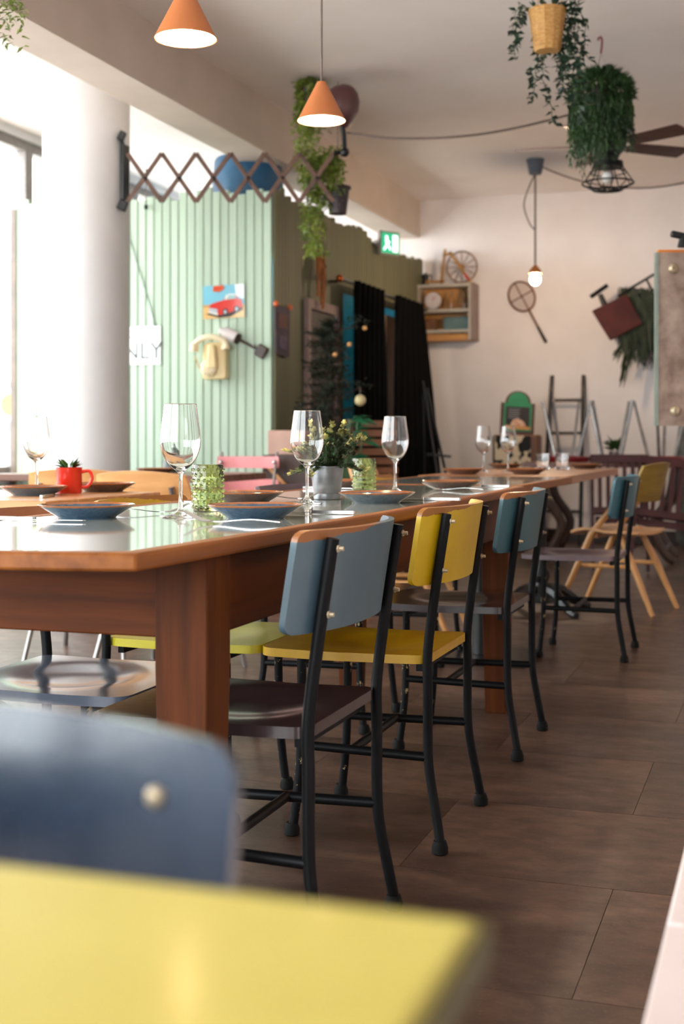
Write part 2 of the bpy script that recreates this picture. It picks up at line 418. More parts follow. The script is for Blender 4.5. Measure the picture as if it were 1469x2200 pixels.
# ================================================================== GREEN PLANK BOOTH
BX, BY, BH = -3.25, 8.17, 2.62
green_m = None
def green_board():
    m, n, l, b = newmat('mint_green_board_paint')
    v = coords(n, l, (18,18,.8)); oi = n.new('ShaderNodeObjectInfo'); cm = n.new('ShaderNodeCombineXYZ')
    ml = N(n, 'ShaderNodeMath', operation='MULTIPLY'); ml.inputs[1].default_value = 90; l.new(oi.outputs['Random'], ml.inputs[0]); l.new(ml.outputs[0], cm.inputs[2]); l.new(ml.outputs[0], cm.inputs[0])
    ad = N(n, 'ShaderNodeVectorMath', operation='ADD'); l.new(v, ad.inputs[0]); l.new(cm.outputs[0], ad.inputs[1])
    f = noise(n, l, ad.outputs[0], 1.2, 5, .6)
    c = mixc(n, l, ramp(n, l, f, .3, .75), C(186,203,184), C(164,183,160))
    c = mixc(n, l, ramp(n, l, noise(n, l, ad.outputs[0], 2.6, 5, .7), .68, .78), c, C(112,132,102))
    hs = N(n, 'ShaderNodeHueSaturation'); mr = N(n, 'ShaderNodeMapRange'); mr.inputs[3].default_value = .9; mr.inputs[4].default_value = 1.06
    l.new(oi.outputs['Random'], mr.inputs[0]); l.new(mr.outputs[0], hs.inputs['Value']); l.new(c, hs.inputs['Color']); l.new(hs.outputs[0], b.inputs['Base Color'])
    b.inputs['Roughness'].default_value = .6; bump(n, l, b, f, .15, .004); return m
green_m = green_board()
booth = thing('plank_booth', 'tall mint green plank booth with ragged board tops behind the column', 'booth', (BX, BY, 0))
olive_m = green_m.copy(); olive_m.name = 'olive_board_paint'  # darker olive copy of the board material, for the side face
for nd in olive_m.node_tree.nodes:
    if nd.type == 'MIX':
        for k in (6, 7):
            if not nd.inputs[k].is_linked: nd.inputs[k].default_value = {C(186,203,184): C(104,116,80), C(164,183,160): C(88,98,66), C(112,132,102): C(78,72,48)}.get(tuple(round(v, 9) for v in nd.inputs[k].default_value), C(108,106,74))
BWID = .0625
bme = MB().prism([(-BWID/2+.002,0),(BWID/2-.002,0),(BWID/2-.002,.014),(BWID/2-.008,.02),(-BWID/2+.008,.02),(-BWID/2+.002,.014)], 0, 1).mesh('board', green_m, 0)
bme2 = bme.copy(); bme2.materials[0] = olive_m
rb = random.Random(3)
x = -BWID/2
while x > -1.98:
    h = BH+.012*math.sin(x*9)+rb.choice((-.03,-.01,0,.0,.015,.03))
    share('board', bme, booth, (x, 0, 0), (0,0,PI), (1,1,h)); x -= BWID
y = BWID/2
DY0, DY1, DZ = 9.62-BY, 11.5-BY, 2.08
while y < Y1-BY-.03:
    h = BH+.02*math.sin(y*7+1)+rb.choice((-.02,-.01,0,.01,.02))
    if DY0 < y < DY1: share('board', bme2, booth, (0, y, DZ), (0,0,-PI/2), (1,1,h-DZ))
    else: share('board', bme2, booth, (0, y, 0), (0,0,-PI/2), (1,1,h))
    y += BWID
rail = wood('booth_rail_wood', C(120,130,104), C(96,104,84), .6, axis=0)
MB().box(-1.98, -.02, .002, .04, .3, .38).box(-1.98, -.02, .002, .04, 2.3, 2.38).build('rail', rail, booth)
MB().box(-.05, -.002, .04, Y1-BY-.02, 2.3, 2.38).build('rail', rail, booth)
MB().box(-2.02, -1.975, -.03, .05, 0, 2.6).build('corner_post', mat('grey_post', C(120,104,92), C(98,86,76), .5), booth)
MB().box(-1.97, -.05, .05, 1.6, 2.36, 2.40).build('roof', rail, booth)
MB().box(-.5, -.47, .4, Y1-BY-.1, 0, 2.34).build('inner_wall', mat('cyan_paint', C(20,160,196), C(14,140,180), .5), booth, label='bright cyan inner wall')
MB().box(-.47, -.01, Y1-BY-.1, Y1-BY-.07, 0, 2.34).build('inner_wall', MATS['cyan_paint'], booth, label='bright cyan inner end wall')
plank = wood('weathered_plank', C(176,128,96), C(120,80,58), .6, axis=2, scale=9, bmp=.2)
p = onX(836, 800, -3.3); MB().box(-.08, -.03, p.y-BY-.17, p.y-BY+.17, 0, 2.03).build('door_plank', plank, booth, label='knotty weathered wooden plank in the doorway')

# curtains and rod
def curtain(name, label, ya, yb, xa, ztop, flare, zbot=.02):
    nu, nv = 60, 14; vs = []; fs = []
    for side in (0,1):
        for j in range(nv+1):
            tz = j/nv; z = ztop+(zbot-ztop)*tz
            for i in range(nu+1):
                u = i/nu; yy = ya+(yb-ya)*u
                yy += (u-.5)*flare*tz*.8
                xx = xa+.035*math.sin(u*2*PI*6+.6*math.sin(3*tz))*(1-.3*tz)+flare*.4*tz*(u if flare>.25 else .3)-.012*side
                vs.append((xx, yy, z))
    K = (nu+1)*(nv+1); W = nu+1
    for j in range(nv):
        for i in range(nu):
            q = j*W+i; fs.append((q,q+1,q+W+1,q+W)); fs.append((K+q,K+q+W,K+q+W+1,K+q+1))
    for i in range(nu): fs.append((i+1,i,K+i,K+i+1)); q = nv*W+i; fs.append((q,q+1,K+q+1,K+q))
    for j in range(nv): q = j*W; fs.append((q,q+W,K+q+W,K+q)); q = j*W+nu; fs.append((q+W,q,K+q,K+q+W))
    return tag(MB().add(vs, fs).build(name, mat('black_velvet', C(12,12,13), C(8,8,9), .95, scale=20, spec=.1)), label, 'curtain', 'doorway curtains')
curtain('curtain', 'black velvet curtain on the left half of the doorway rod', 9.45, 10.2, -3.08, 2.15, .12)
curtain('curtain', 'black velvet curtain flaring out on the right end of the doorway rod', 10.5, 11.35, -3.06, 2.15, .42)
t = thing('curtain_rod', 'dark curtain rod across the booth doorway', 'curtain rod', (-3.1, 9.15, 2.13))
MB().tube([(0,0,0),(0,2.45,0)], .014).build('rod', black_steel, t)
MB().sphere((0,-.02,0), .028).build('finial', mat('copper', C(200,110,50), C(180,90,40), .25, 1), t)
for yy in (.12, 2.3): MB().tube([(0,yy,0),(-.135,yy,0)], .01, 8).build('bracket', black_steel, t)
t = tag(MB().box(.05, .09, -.11, .11, -.1, .1).build('exit_sign', mat('sign_body', C(150,142,134), C(140,132,124), .5), bev=.006), 'illuminated green and white emergency exit sign on the booth side', 'exit sign')
t.location = (-3.18, 10.5, 2.58); t.rotation_euler = (0,0,-.55)
MB().box(-.015,.05,-.1,-.06,-.02,.02).build('bracket', MATS['sign_body'], t)
ex_w = emit('exit_white', (.85,1,.95,1), 1.3); ex_g = emit('exit_green', C(20,150,110), 1.0)
MB().box(.09, .094, -.095, .095, -.085, .085).build('panel', ex_g, t)
pm = MB()
pm.sphere((.098,-.045,.045), .016, sc=(.2,1,1)); pm.bar((.097,-.045,.03),(.097,-.035,-.015), .004, .03); pm.bar((.097,-.035,-.01),(.097,-.075,-.06), .004, .016); pm.bar((.097,-.035,-.01),(.097,.0,-.055), .004, .016); pm.bar((.097,-.05,.02),(.097,-.01,.005), .004, .012)
pm.build('running_figure', ex_w, t)
MB().box(.094,.097,.025,.08,-.07,.07).build('white_door', ex_w, t)

q = Vector((-3.42, 9.5, 2.2)); t = thing('booth_bulb', 'bare bulb hanging inside the booth above the doorway', 'lamp', q)  # hidden bulb added to light the cyan inner walls
MB().sphere((0,0,0), .035, 16, 10).build('bulb', emit('booth_bulb', (1,.9,.8,1), 260), t)
MB().tube([(0,0,.03),(0,0,.15)], .015, 10).build('socket', rubber, t); MB().tube([(0,0,.15),(.12,0,.15)], .008, 8).build('arm', rubber, t)
# ================================================================== TABLES
TZ = .765
def boat(hx, y0, y1, bow_x, bow_y, n=14):
    """plan outline of a table with gently bowed sides and ends"""
    out = []; yc = (y0+y1)/2; hy = (y1-y0)/2
    for i in range(n): u = -1+2*i/n; out.append((hx-bow_x*u*u if False else hx-bow_x*(u*u), yc+hy*u))
    for i in range(n): u = 1-2*i/n; out.append(((hx-bow_x)*u, yc+hy+bow_y*(1-u*u)))
    for i in range(n): u = 1-2*i/n; out.append((-(hx-bow_x*(u*u)), yc+hy*u))
    for i in range(n): u = -1+2*i/n; out.append(((hx-bow_x)*u, yc-hy-bow_y*(1-u*u)))
    return out
def ring_top(mb, outer, inner, z0, z1):
    n = len(outer); v = [(x,y,z0) for x,y in outer]+[(x,y,z1) for x,y in outer]+[(x,y,z1) for x,y in inner]+[(x,y,z0) for x,y in inner]
    f = []
    for i in range(n):
        j = (i+1)%n; f += [(i,j,n+j,n+i),(n+i,n+j,2*n+j,2*n+i),(2*n+i,2*n+j,3*n+j,3*n+i),(3*n+i,3*n+j,j,i)]
    mb.add(v, f)
TCX = -1.185
t = thing('dining_table', 'long orange wooden dining table with grey-green glass top nearest the camera', 'table', (TCX, 0, 0))
ty0, ty1 = 1.66, 4.60
outer = boat(.352, ty0, ty1, .035, .045); inner = boat(.318, ty0+.034, ty1-.034, .035, .045)
mb = MB(); ring_top(mb, outer, inner, TZ-.026, TZ+.001); mb.build('wooden_rim', table_wood, t, bev=.005)
MB().prism(inner, TZ-.012, TZ).build('glass_top', glass_top, t)
MB().prism(inner, TZ-.026, TZ-.013).build('underboard', apron_wood, t)
AZ0, AZ1 = .603, TZ-.026
LX, LYa, LYb = .262, 1.965, 4.40
for sx in (-1, 1): MB().box(sx*(LX+.02)-.014, sx*(LX+.02)+.014, LYa+.03, LYb-.03, AZ0, AZ1).build('apron', apron_wood, t, bev=.003)
MB().box(-LX+.03, LX-.03, LYa-.035, LYa-.008, AZ0, AZ1).build('apron', apron_wood_x, t, bev=.003)
MB().box(-LX+.03, LX-.03, LYb+.008, LYb+.035, AZ0, AZ1).build('apron', apron_wood_x, t, bev=.003)
def sqleg():
    m = MB(); a, b = .047, .036
    v = []
    for z, h in ((0,b),(.55,a),(AZ1,a)): v += [(-h,-h,z),(h,-h,z),(h,h,z),(-h,h,z)]
    f = [(3,2,1,0),(8,9,10,11)]
    for q in (0,4):
        for i in range(4): f.append((q+i,q+(i+1)%4,q+4+(i+1)%4,q+4+i))
    return m.add(v, f)
for sx in (-1,1):
    for yy in (LYa, LYb): sqleg().build('leg', leg_wood, t, (sx*LX, yy, 0), bev=.003)
for yy in (2.7, 3.6): MB().box(-LX, LX, yy-.02, yy+.02, AZ0+.03, AZ1).build('cross_rail', apron_wood_x, t)
# second glass-topped table on a flat plate base
t = thing('square_table', 'glass-topped table on a flat black base plate in the middle of the row', 'table', (-1.22, 5.26, 0))
o2 = [(-.35,-.6),(.33,-.6),(.33,.6),(-.35,.6)]; i2 = [(-.32,-.57),(.30,-.57),(.30,.57),(-.32,.57)]
mb = MB(); ring_top(mb, o2, i2, TZ-.03, TZ+.001); mb.build('wooden_rim', table_wood, t, bev=.004)
MB().prism(i2, TZ-.02, TZ).build('glass_top', glass_top, t)
MB().tube([(0,.2,.02),(0,.2,TZ-.02)], .035, 16).build('column', black_steel, t)
MB().box(-.23, .23, .0, .42, 0, .018).build('base_plate', black_steel, t, bev=.003)
MB().box(-.2, .2, .05, .35, TZ-.04, TZ-.026).build('top_plate', black_steel, t)
# cast iron pedestal
def pedestal(parent, x, y, top):
    m = MB().lathe([(.075,.05),(.06,.09),(.05,.13),(.036,.16),(.05,.19),(.05,.215),(.034,.24),(.03,.4),(.04,.43),(.03,.46),(.028,top-.05),(.05,top-.03),(.05,top)], 20, c=(x,y,0))
    m.build('pedestal', black_iron, parent)
    for k in range(4):
        a = PI/4+k*PI/2; d = Vector((math.cos(a), math.sin(a), 0)); c = Vector((x,y,0))
        f = MB().tube(smoothpath([c+d*.05+Vector((0,0,.12)), c+d*.13+Vector((0,0,.11)), c+d*.22+Vector((0,0,.055)), c+d*.29+Vector((0,0,.02)), c+d*.32+Vector((0,0,.016))], 4), [.035]*5+[.03]*4+[.024]*4+[.02]*4, 8).build('foot', black_iron, parent)
t = thing('block_table', 'butcher block table on ornate black iron pedestal at the end of the row', 'table', (-1.27, 6.9, 0))
kk = 0
for i in range(6):
    x = -.345+i*.115
    ys = [-1.0, -.35+.2*(i%2), .3+.15*(i%3), 1.0]
    for a, b in zip(ys[:-1], ys[1:]): MB().box(x, x+.1145, a+.0005, b-.0005, TZ-.038, TZ).build('block', butcher, t, bev=.0015)
pedestal(t, .03, .15, TZ-.038)
MB().box(-.25, .3, -.1, .4, TZ-.046, TZ-.039).build('top_plate', black_iron, t)
# side tables by the window
def plank_table(name, label, x0, x1, y0, y1, m, px, py, top=TZ):
    t = thing(name, label, 'table', ((x0+x1)/2, (y0+y1)/2, 0)); hx = (x1-x0)/2; hy = (y1-y0)/2; n = 4
    for i in range(n): MB().box(-hx, hx, -hy+2*hy*i/n+.001, -hy+2*hy*(i+1)/n-.001, top-.035, top).build('plank', m, t, bev=.003)
    pedestal(t, px-(x0+x1)/2, py-(y0+y1)/2, top-.035)
    MB().box(-.2, .2, -.2, .2, top-.045, top-.036).build('top_plate', black_iron, t)
    return t
win_table_m = wood('window_table_wood', C(196,148,100), C(168,118,74), .35, axis=0, scale=6, coat=.3, vary=.08)
plank_table('window_table', 'pale wooden table with the red mug to the left of the long table', -3.0, -1.86, 3.04, 3.72, win_table_m, -2.43, 3.38)
dark_table_m = wood('dark_table_wood', C(120,72,46), C(86,50,32), .35, axis=0, scale=6, coat=.3, vary=.08)
plank_table('window_table', 'dark wooden table in front of the pink slatted folding chair', -3.7, -2.52, 5.55, 6.25, dark_table_m, -3.1, 5.9)
# yellow table in the foreground
yellow_t = painted('yellow_table_paint', C(200,186,92), C(192,176,80), C(150,110,50), .48, wear=.8, coat=.1)
t = thing('yellow_table', 'yellow painted table corner blurred in the foreground', 'table', (-.10, .45, 0))
YT = .757
MB().box(-1.1, 0, -.72, 0, YT-.016, YT).build('tabletop', yellow_t, t, bev=.004)
dk = mat('dark_olive_edge', C(92,84,30), C(74,66,22), .6)  # dark olive strips put the shade of the table edge into colour
MB().box(0, .003, -.72, 0, YT-.016, YT-.002).build('edge_band', dk, t); MB().box(-1.1, .003, 0, .003, YT-.016, YT-.002).build('edge_band', dk, t)
for x, y in ((-.06,-.06),(-1.04,-.06),(-.06,-.66),(-1.04,-.66)): MB().tube([(x,y,0),(x,y,YT-.016)], .016, 12).build('leg', black_steel, t)
MB().box(-1.04, -.06, -.07, -.05, YT-.07, YT-.016).box(-1.04,-.06,-.67,-.65,YT-.07,YT-.016).build('frame', black_steel, t)
# white bench at the right
t = thing('white_bench', 'low white painted bench running along the right edge of the aisle', 'bench', (-.108, .2, 0))
wb = mat('white_pink_paint', C(236,222,220), C(228,212,210), .45, scale=4, coat=.1)
MB().box(0, .5, .0, 1.118, .41, .45).build('seat_board', wb, t, bev=.003)
MB().box(0, .5, 1.12, 2.6, .41, .45).build('seat_board', wb, t, bev=.003)
MB().box(.02, .48, .02, 2.58, 0, .41).build('body', wb, t)

# ================================================================== SCHOOL CHAIRS
def school_chair(label, loc, rz, seat_m, back_m, group='painted school chairs', chipped=False):
    t = thing('school_chair', label, 'chair', loc, rz, group)
    SH = .438
    def seatf(u, v):
        x = u*.2*(1.0-.02*(v<0)); y = .205+v*.205
        d = math.hypot(u*1.1, (v+.1)*1.15); z = SH-.012*math.exp(-(d*1.5)**4)+.003*v*v
        return (x, y, z), (0,0,1)
    MB().slab(seatf, 28, 28, .02, corner=(.16,.16)).build('seat', seat_m, t, smooth=50)
    def lean(z): return -.045*((z-.45)/.32)**1.15 if z > .45 else 0
    def backf(u, v):
        z = .690+v*.0875; x = u*.25
        y = lean(z)+.0245+.065*(abs(u)**2.5-.537)
        return (x, y, z), (0,1,.1)
    MB().slab(backf, 44, 18, .011, corner=(.07,.20)).build('backrest', back_m, t, smooth=50)
    for sx in (-1, 1):
        X = sx*.196
        path = smoothpath([(X+sx*.013,-.034,.012),(X+sx*.006,-.020,.09),(X+sx*.001,-.004,.18),(X,0,.25),(X,0,.36),(X,0,.455),(X,lean(.6),.6),(X,lean(.762),.762)], 5)
        lg = MB().tube(path, .0113, 12).build('rear_leg', leg_chip if chipped else leg_paint, t)
        MB().lathe([(.014,0),(.0185,.003),(.0185,.016),(.014,.03)], 14, c=(X+sx*.012,-.031,0)).build('foot_cap', rubber, lg)
        fx = sx*.172
        path = smoothpath([(fx+sx*.008,.332,.012),(fx+sx*.004,.322,.1),(fx,.315,.2),(fx,.312,.419)], 5)
        fl = MB().tube(path, .0113, 12).build('front_leg', leg_chip, t)
        MB().lathe([(.014,0),(.0185,.003),(.0185,.016),(.014,.03)], 14, c=(fx+sx*.008,.334,0)).build('foot_cap', rubber, fl)
        MB().tube([(X,0,.212),((X+fx)/2,.158,.212),(fx,.314,.212)], .0105, 10).build('stretcher', leg_paint, t)
        for zb in (.745, .634):
            yb = lean(zb)
            MB().tube([(X,yb-.022,zb),(X,yb-.012,zb)], .0038, 8).tube([(X,yb-.014,zb),(X,yb-.011,zb)], .0068, 6).build('bolt', bolt_m, t)
            MB().sphere((X, yb+.0265, zb), .0058, 10, 6, sc=(1,.6,1)).build('bolt_head', bolt_m, t)
    MB().tube([(-.184,.185,.212),(.184,.185,.212)], .0105, 10).build('stretcher', leg_paint, t)
    MB().box(-.17,.17,.02,.035,.40,.418).build('seat_rail', leg_paint, t); MB().box(-.17,.17,.305,.32,.40,.418).build('seat_rail', leg_paint, t)
    return t
leg_paint = painted('black_leg_paint', C(16,16,18), C(10,10,12), C(150,118,76), .45, coat=.0, wear=.755, spec=.15)
leg_chip = painted('chipped_leg_paint', C(16,16,18), C(10,10,12), C(196,172,130), .45, coat=0, wear=.58, spec=.15, cs=16)
bolt_m = mat('pale_bolt', C(190,174,148), C(160,140,112), .4, .4, scale=30)
under = C(150,92,44)
blue_b = painted('blue_grey_back_paint', C(84,106,116), C(68,92,106), under, .42, .788, wear=.8)
yellow_b = painted('yellow_back_paint', C(206,172,12), C(188,150,6), C(150,96,36), .42, .788, wear=.78)
teal_b = painted('teal_blue_back_paint', C(60,98,106), C(48,84,96), under, .42, .788, wear=.8)
teal2_b = painted('deep_teal_back_paint', C(50,98,110), C(42,84,98), C(190,190,200), .42, .81, wear=.8)
dark_s = painted('dark_plum_seat_paint', C(66,54,56), C(52,42,44), C(140,70,30), .16, coat=.8, wear=.8)
yellow_s = painted('yellow_seat_paint', C(198,156,14), C(168,122,8), C(120,80,30), .38, coat=.2, wear=.74)
grey_s = painted('blue_grey_seat_paint', C(92,100,114), C(78,84,98), C(110,84,66), .16, coat=.8, wear=.78)
lime_s = painted('lime_yellow_seat_paint', C(198,188,44), C(180,166,30), C(120,90,30), .36, coat=.2, wear=.76)
mauve_s = painted('mauve_grey_seat_paint', C(128,110,114), C(110,92,98), C(140,104,90), .22, coat=.5, wear=.78)
plum_b = painted('plum_grey_back_paint', C(96,82,92), C(80,68,80), under, .4, .81, wear=.8)
navy_b = painted('navy_blue_back_paint', C(27,45,66), C(20,34,52), C(150,90,80), .22, .86, coat=.5, wear=.82)
brown_b = painted('worn_brown_back_paint', C(168,104,62), C(150,88,48), C(200,170,140), .42, .81, wear=.8)
R90 = PI/2
school_chair('blue-grey backed school chair with dark seat, nearest on the aisle side', (-.757, 2.262, 0), R90, dark_s, blue_b)
school_chair('bright yellow school chair on the aisle side of the long table', (-.757, 3.045, 0), R90, yellow_s, yellow_b)
school_chair('teal backed school chair with dark seat beyond the yellow chair', (-.757, 3.945, 0), R90, dark_s, teal_b)
school_chair('deep teal school chair with mauve seat standing furthest down the aisle', (-.655, 5.745, 0), R90, mauve_s, teal2_b)
school_chair('glossy blue-grey seated school chair, nearest on the window side', (-1.585, 2.40, 0), -R90, grey_s, brown_b)
school_chair('lime yellow school chair on the window side behind the glass vase', (-1.582, 3.06, 0), -R90, lime_s, yellow_b)
school_chair('plum-grey backed school chair on the window side behind the flower pot', (-1.582, 4.10, 0), -R90, dark_s, plum_b)
school_chair('yellow school chair on the window side of the middle table', (-1.66, 5.36, 0), -R90, yellow_s, yellow_b)
school_chair('navy blue school chair with round bolt heads blurred in the foreground', (-.496, .580, 0), PI, grey_s, navy_b)

# ================================================================== PLYWOOD CHAIRS
def ply_chair(label, loc, rz, group, legm, backm=None, tubes=False):
    t = thing('plywood_chair', label, 'chair', loc, rz, group)
    def seatf(u, v):
        return (u*.21*(1-.06*v*(v<0)), v*.21, .445+.014*math.sin(max(0,v)*PI)-.04*max(0,v-.6)**1.2-.012*(1-u*u)), (0,0,1)
    MB().slab(seatf, 14, 16, .014, a=.14).build('seat', ply, t, smooth=50)
    def backf(u, v):
        z = .70+v*.10; return (u*.215, -.2+.05*u*u-.06*(z-.6)/.2, z+.012*(1-u*u)*(v>0)), (0,1,.2)
    MB().slab(backf, 16, 6, .012, a=.12).build('backrest', backm or ply, t, smooth=50)
    for sx in (-1, 1):
        if tubes:
            MB().tube([(sx*.16,-.12,.43),(sx*.22,-.24,.0)], .011, 10).build('rear_leg', legm, t)
            MB().tube([(sx*.16,.12,.43),(sx*.22,.22,.0)], .011, 10).build('front_leg', legm, t)
            MB().tube([(sx*.16,-.12,.43),(sx*.15,-.24,.75)], .011, 10).build('back_post', legm, t)
        else:
            MB().tube([(sx*.16,-.17,.74),(sx*.18,.08,.42),(sx*.20,.27,0)], [.015,.019,.014], 10).build('front_leg', legm, t)
            MB().tube([(sx*.155,-.06,.45),(sx*.18,-.16,.25),(sx*.2,-.27,0)], [.017,.019,.013], 10).build('rear_leg', legm, t)
            MB().tube([(sx*.17,-.15,.25),(sx*.18,.17,.25)], .012, 8).build('stretcher', legm, t)
    MB().box(-.17,.17,-.09,-.06,.40,.43).build('seat_rail', legm, t); MB().box(-.17,.17,.05,.08,.40,.43).build('seat_rail', legm, t)
    return t
olive_ply = wood('olive_yellow_ply', C(150,120,44), C(124,96,34), .45, axis=0)
ply_chair('tan plywood chair with olive back and splayed wooden legs by the block table', (-.86, 7.30, 0), R90-.25, 'plywood chairs', pale_wood, olive_ply)
ply_chair('tan plywood chair glimpsed under the tables on the window side', (-1.75, 6.15, 0), -R90, 'plywood chairs', pale_wood)
ply_chair('tan plywood chair with grey tube legs left of its twin behind the red mug', (-2.83, 5.02, 0), .15, 'plywood chairs by the window', steel_tube, tubes=True)
ply_chair('tan plywood chair with grey tube legs right of its twin, behind the tall wine glass', (-2.33, 4.75, 0), -.1, 'plywood chairs by the window', steel_tube, tubes=True)
# ================================================================== TABLEWARE
plate_blue = None
def plate_mat(name, inner, outer):
    m, n, l, b = newmat(name); b.inputs['Roughness'].default_value = .14; b.inputs['Coat Weight'].default_value = .5
    v = coords(n, l); sp = n.new('ShaderNodeSeparateXYZ'); l.new(v, sp.inputs[0])
    f = noise(n, l, v, 60, 4, .7)
    a = N(n, 'ShaderNodeMath', operation='MULTIPLY_ADD'); l.new(f, a.inputs[0]); a.inputs[1].default_value = .004; l.new(sp.outputs[2], a.inputs[2])
    rim = N(n, 'ShaderNodeMath', operation='GREATER_THAN'); l.new(a.outputs[0], rim.inputs[0]); rim.inputs[1].default_value = .0265
    c = mixc(n, l, ramp(n, l, f, .35, .7), inner, outer); c = mixc(n, l, rim.outputs[0], c, C(150,88,44)); l.new(c, b.inputs['Base Color']); return m
pl_a = plate_mat('blue_glaze', C(40,66,92), C(58,84,104)); pl_b = plate_mat('brown_glaze', C(74,56,50), C(96,72,60)); pl_c = plate_mat('slate_glaze', C(70,80,90), C(92,98,104))
prof = [(0,.003),(.052,.003),(.055,0),(.060,0),(.063,.004),(.099,.025),(.101,.0275),(.099,.0285),(.064,.009),(.058,.007),(0,.007)]
pmesh = {}
for k, m in (('a',pl_a),('b',pl_b),('c',pl_c)): pmesh[k] = MB().lathe(prof, 48).mesh('plate', m, 50)
def plate(px, py, k, label, Z=TZ, group='rimmed dinner plates'):
    o = share('plate', pmesh[k], None, onZ(px, py, Z)); return tag(o, label, 'plate', group)
P1 = plate(186, 1112, 'a', 'slate blue plate with brown rim, nearest on the window side').location
P2 = plate(548, 1112, 'a', 'deep blue plate with brown rim in front of the tall green vase').location
P3 = plate(808, 1080, 'c', 'grey-blue plate with brown rim in front of the yellow chair').location
P4 = plate(528, 1079, 'b', 'brown glazed plate behind the nearest green glass vase').location
P5 = plate(969, 1050, 'b', 'brown glazed plate behind the yellow chair back').location
P6 = plate(745, 1048, 'b', 'dark brown plate between flower pot and smaller green vase').location
plate(995, 1019, 'b', 'dark plate left of the two far wine glasses')
plate(1130, 1019, 'b', 'dark plate in front of the two short tumblers')
plate(1256, 1007, 'b', 'dark plate right of the two short tumblers')
plate(1085, 1007, 'b', 'dark plate behind the far pair of wine glasses')
plate(72, 1064, 'c', 'grey plate left of the red mug on the window table')
plate(222, 1056, 'b', 'dark plate right of the red mug on the window table')
plate(335, 1018, 'b', 'dark plate beside the green bottle on the dark table')
# wine glasses
def dense(pts, n): return [(max(p.x, 0), p.z) for p in smoothpath([(r, 0, z) for r, z in pts], n)]
wg = [(0,0),(.0375,0),(.0384,.0008),(.0380,.0018)]+dense([(.030,.0036),(.014,.0075),(.0062,.016),(.0042,.036),(.0040,.070),(.0046,.088),(.0095,.0975),(.0235,.1095),(.0345,.1255),(.0410,.144),(.0428,.160),(.0412,.180),(.0376,.207),(.0338,.2365)], 4)
wg += [(.0337,.2374),(.0335,.2380),(.0332,.2382),(.0329,.2380),(.0328,.2374)]+dense([(.0329,.2365),(.0367,.207),(.0403,.180),(.0419,.160),(.0401,.1445),(.0336,.1265),(.0226,.1112),(.0095,.1035),(.0035,.1018)], 4)+[(0,.1016)]
wgm = MB().lathe(wg, 48).mesh('wine_glass', glass, 80)
def wine(px, py, label, sc=1):
    o = share('wine_glass', wgm, None, onZ(px, py, TZ+.0005), sc=(sc,sc,sc)); return tag(o, label, 'wine glass', 'stemmed wine glasses')
wine(387, 1111, 'stemmed wine glass nearest the camera, left of the tall green vase')
wine(659, 1082, 'stemmed wine glass in front of the flower pot')
wine(848, 1057, 'stemmed wine glass right of the smaller green vase')
wine(1038, 1014, 'left one of the far pair of stemmed wine glasses')
wine(1091, 1014, 'right one of the far pair of stemmed wine glasses')
wine(78, 1057, 'stemmed wine glass on the window table left of the red mug')
# tumblers
tb = [(0,0),(.034,0),(.036,.003),(.037,.03),(.041,.092),(.040,.0935),(.0385,.092),(.0345,.03),(.032,.014),(0,.013)]
def tumbler(px, py, label):
    mb = MB().lathe(tb, 24)
    for i, (x, y, z) in enumerate(mb.v):
        r = math.hypot(x, y)
        if r > .0342 and .002 < z < .085:
            k = 1+.05*((i%24)%2); mb.v[i] = (x*k, y*k, z)
    o = mb.build('tumbler', glass, None, onZ(px, py, TZ), smooth=25); return tag(o, label, 'glass', 'cut glass tumblers')
tumbler(1165, 1009, 'left short cut-glass tumbler on the block table')
tumbler(1207, 1009, 'right short cut-glass tumbler on the block table')
# hobnail vases
def vase(px, py, label):
    t = thing('hobnail_vase', label, 'vase', onZ(px, py, TZ), .2, 'green hobnail glass vases')
    MB().lathe([(0,0),(.033,0),(.035,.002),(.0345,.05),(.0355,.104),(.0345,.1065),(.033,.105),(.0318,.05),(.0315,.012),(0,.010)], 40).build('body', green_glass, t, smooth=60)
    m = MB()
    for j in range(8):
        for i in range(14):
            a = 2*PI*(i+.5*(j%2))/14; m.sphere((.0348*math.cos(a), .0348*math.sin(a), .010+j*.0122), .0042, 8, 6)
    m.build('hobnails', green_glass, t, kind='stuff')
    return t
vase(446, 1098, 'tall green hobnail glass vase behind the blue plate')
vase(781, 1058, 'smaller-looking green hobnail glass vase right of the flower pot')
# cutlery
def fork_meshes():
    m = MB(); pth = smoothpath([(0,-.1,.004),(0,-.04,.008),(0,.02,.003),(0,.05,.003)], 5)
    vs = []; fs = []
    for i, p in enumerate(pth):
        u = i/(len(pth)-1); wdt = .0065-.0035*u if u < .75 else .003+.034*(u-.75)
        for s in (-1,1):
            for z in (0,.0018): vs.append((s*wdt, p.y, p.z+z))
    for i in range(len(pth)-1):
        a = 4*i; b = a+4; fs += [(a,a+2,b+2,b),(a+1,b+1,b+3,a+3),(a,b,b+1,a+1),(a+2,a+3,b+3,b+2)]
    e = 4*(len(pth)-1); fs += [(0,1,3,2),(e,e+2,e+3,e+1)]; m.add(vs, fs)
    h = m.mesh('handle', steel, 40); tn = []
    for k in range(4):
        x = -.0096+k*.0064; q = MB()
        q.tube([(x*.8,.046,.004),(x,.062,.006),(x,.08,.013),(x,.102,.024)], [.0019,.0018,.0015,.0008], 6); tn.append(q.mesh('tine', steel, 40))
    return h, tn
FK = fork_meshes()
knife_h = MB().slab(lambda u,v: ((u*.0075, -.055+v*.052, .008), (0,0,1)), 6, 10, .007, a=.12).mesh('handle', steel, 50)
knife_b = MB().prism([(-.006,-.005),(.008,-.005),(.009,.07),(.004,.105),(-.001,.11),(-.006,.10)], .003, .0042).mesh('blade', steel, 0)
